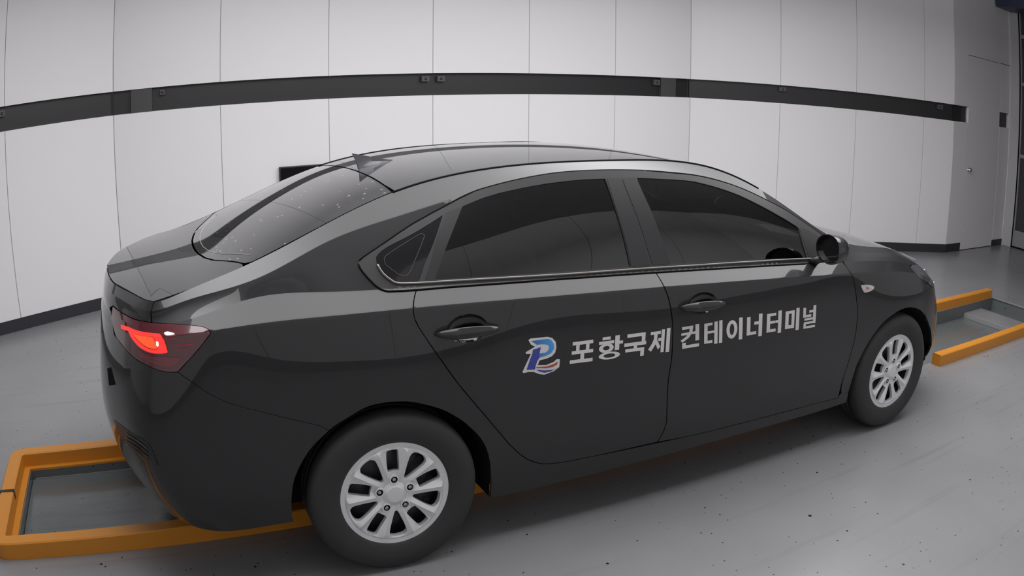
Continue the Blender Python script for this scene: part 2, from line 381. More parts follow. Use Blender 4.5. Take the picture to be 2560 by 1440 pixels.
# rows t: sill bottom, lower, mid, wide, crease, belt, glass middle, glass top, roof edge
TV = [0, .12, .29, .47, .76, .84, .99, 1.14, 1.26]
ST = [ # x, w, z for the nine rows
 [(-.86,0,.20),(-.95,0,.32),(-1.02,0,.50),(-1.03,0,.64),(-.985,0,.95),(-.975,0,.98),(-.970,0,1.01),(-.962,0,1.035),(-.952,0,1.057)],
 [(-.85,.38,.20),(-.935,.40,.32),(-.99,.42,.50),(-.998,.425,.64),(-.950,.40,.95),(-.937,.393,.98),(-.930,.387,1.01),(-.917,.375,1.036),(-.898,.358,1.060)],
 [(-.815,.57,.215),(-.875,.60,.34),(-.915,.64,.50),(-.925,.65,.64),(-.880,.62,.955),(-.868,.605,.985),(-.860,.58,1.010),(-.848,.568,1.036),(-.827,.545,1.061)],
 [(-.73,.71,.225),(-.79,.765,.34),(-.825,.795,.50),(-.832,.80,.66),(-.800,.765,.965),(-.787,.735,.992),(-.778,.715,1.012),(-.768,.718,1.036),(-.752,.698,1.062)],
 [(-.60,.805,.24),(-.62,.836,.34),(-.63,.853,.50),(-.635,.861,.68),(-.632,.861,.985),(-.630,.805,1.018),(-.630,.755,1.040),(-.630,.735,1.064),(-.630,.688,1.085)],
 [(-.40,.845,.262),(-.40,.865,.35),(-.40,.874,.50),(-.40,.879,.68),(-.40,.881,.996),(-.40,.800,1.063),(-.40,.788,1.092),(-.40,.772,1.117),(-.40,.682,1.153)],
 [(-.15,.85,.25),(-.15,.868,.35),(-.15,.878,.50),(-.15,.889,.68),(-.15,.887,.994),(-.15,.812,1.054),(-.15,.764,1.128),(-.15,.717,1.203),(-.15,.662,1.248)],
 [(.10,.85,.22),(.10,.868,.33),(.10,.880,.50),(.10,.894,.68),(.10,.890,.989),(.10,.828,1.046),(.10,.770,1.155),(.10,.700,1.266),(.10,.628,1.335)],
 [(.50,.845,.203),(.50,.868,.32),(.50,.880,.50),(.50,.890,.68),(.50,.893,.976),(.50,.836,1.029),(.50,.768,1.185),(.50,.684,1.346),(.50,.603,1.402)],
 [(1.05,.845,.205),(1.05,.868,.31),(1.05,.882,.48),(1.05,.893,.67),(1.05,.895,.956),(1.05,.838,1.008),(1.05,.772,1.195),(1.05,.681,1.378),(1.05,.597,1.414)],
 [(1.50,.845,.207),(1.50,.868,.30),(1.50,.881,.47),(1.50,.892,.66),(1.50,.895,.936),(1.50,.838,.987),(1.50,.777,1.158),(1.50,.686,1.329),(1.50,.640,1.380)],
 [(1.90,.843,.203),(1.90,.866,.30),(1.90,.880,.47),(1.90,.890,.66),(1.90,.894,.915),(1.90,.838,.966),(1.90,.792,1.068),(1.90,.725,1.178),(1.90,.688,1.217)],
 [(2.30,.840,.20),(2.30,.862,.30),(2.30,.878,.47),(2.30,.886,.66),(2.30,.889,.890),(2.30,.842,.940),(2.30,.812,.968),(2.30,.785,.990),(2.30,.750,1.018)],
 [(2.70,.835,.22),(2.70,.858,.31),(2.70,.880,.48),(2.70,.890,.67),(2.70,.876,.858),(2.70,.845,.900),(2.70,.820,.923),(2.70,.790,.940),(2.70,.758,.957)],
 [(3.05,.822,.262),(3.05,.834,.34),(3.05,.842,.47),(3.05,.842,.63),(3.05,.822,.775),(3.04,.795,.805),(3.04,.768,.823),(3.03,.738,.838),(3.03,.700,.845)],
 [(3.28,.690,.235),(3.33,.712,.32),(3.34,.722,.45),(3.31,.715,.58),(3.27,.695,.695),(3.25,.675,.722),(3.24,.655,.742),(3.23,.632,.758),(3.21,.600,.775)],
 [(3.50,.380,.20),(3.55,.390,.29),(3.54,.390,.45),(3.52,.385,.58),(3.48,.375,.690),(3.46,.370,.715),(3.45,.362,.735),(3.43,.353,.755),(3.41,.340,.775)],
 [(3.56,0,.19),(3.61,0,.29),(3.61,0,.45),(3.58,0,.58),(3.54,0,.690),(3.53,0,.715),(3.51,0,.735),(3.50,0,.755),(3.48,0,.775)],
]
ST = np.array(ST, float)
SU = np.concatenate([[0], np.cumsum(np.hypot(*(np.diff(ST[:, 3, :2], axis=0).T)))])
_rows = cubic_table(SU, ST)
TV = np.array(TV, float)
BREAKS = [0, 4, 5, 7, 8]
def _seg_tangents():
    pass
def S(s, t):
    """body side surface point, arrays s (along) and t (up)"""
    s = np.atleast_1d(np.asarray(s, float)); t = np.atleast_1d(np.asarray(t, float))
    P = _rows(np.clip(s, 0, SU[-1]))            # n,9,3
    out = np.zeros((len(s), 3))
    for a, b in zip(BREAKS[:-1], BREAKS[1:]):
        m = (t >= TV[a]) & (t <= TV[b]) if a == 0 else (t > TV[a]) & (t <= TV[b])
        if a == 0: m |= t < 0
        if b == 8: m |= t > TV[8]
        if not m.any(): continue
        Q = P[m][:, a:b+1]; tt = np.clip(t[m], TV[a], TV[b]); X = TV[a:b+1]
        n = b - a + 1
        if n == 2:
            k = (tt-X[0])/(X[1]-X[0]); out[m] = Q[:, 0]*(1-k)[:, None] + Q[:, 1]*k[:, None]
        else:   # natural cubic in t, solved for all at once
            h = np.diff(X); A = np.zeros((n, n)); A[0, 0] = A[-1, -1] = 1
            Bm = np.zeros((n, n))
            for i in range(1, n-1):
                A[i, i-1] = h[i-1]; A[i, i] = 2*(h[i-1]+h[i]); A[i, i+1] = h[i]
                Bm[i, i+1] += 6/h[i]; Bm[i, i] -= 6/h[i] + 6/h[i-1]; Bm[i, i-1] += 6/h[i-1]
            M = np.einsum('ij,kjc->kic', np.linalg.solve(A, Bm), Q)
            i = np.clip(np.searchsorted(X, tt)-1, 0, n-2); k = np.arange(len(tt))
            hh = h[i][:, None]; aa = (X[i+1]-tt)[:, None]; bb = (tt-X[i])[:, None]
            out[m] = (M[k, i]*aa**3 + M[k, i+1]*bb**3)/(6*hh) + (Q[k, i]/hh-M[k, i]*hh/6)*aa + (Q[k, i+1]/hh-M[k, i+1]*hh/6)*bb
    return out
def SN(s, t, e=.004):
    s = np.atleast_1d(np.asarray(s, float)); t = np.atleast_1d(np.asarray(t, float))
    s0 = np.clip(s-e, 0, SU[-1]); s1 = np.clip(s+e, 0, SU[-1])
    t0 = np.clip(t-e, 0, TV[-1]); t1 = np.clip(t+e, 0, TV[-1])
    du = S(s1, t) - S(s0, t); dv = S(s, t1) - S(s, t0)
    n = np.cross(dv, du)
    n /= np.linalg.norm(n, axis=1)[:, None] + 1e-12
    return n
# roof edge as functions of x
_ex = ST[3:15, 8, 0]
_WL = cubic_table(_ex, ST[3:15, 8, 1]); _ZL = cubic_table(_ex, ST[3:15, 8, 2])
def TOPZ(x, w):
    x = np.atleast_1d(np.asarray(x, float)); w = np.abs(np.atleast_1d(np.asarray(w, float)))
    xc = np.clip(x, -.752, 3.03)
    W = _WL(xc); Zl = _ZL(xc); zc = ZC(x)
    drop = np.maximum(ZC(xc) - Zl, .001)
    k = np.clip((x+.60)/.22, 0, 1); k = k*k*(3-2*k); p = 2.0*(1-k) + 2.0*k
    drop = np.where(x > 3.03, drop*np.clip((3.6-x)/.57, .2, 1), drop)
    return zc - drop*(w/W)**p
def T(x, w):
    x = np.atleast_1d(np.asarray(x, float)); w = np.atleast_1d(np.asarray(w, float))
    return np.stack([x, w, TOPZ(x, w)], 1)
def TN(x, w, e=.004):
    x = np.atleast_1d(np.asarray(x, float)); w = np.atleast_1d(np.asarray(w, float))
    dx = (TOPZ(x+e, w)-TOPZ(x-e, w))/(2*e); dw = (TOPZ(x, w+e)-TOPZ(x, w-e))/(2*e)
    n = np.stack([-dx, -dw, np.ones_like(dx)], 1)
    return n/np.linalg.norm(n, axis=1)[:, None]

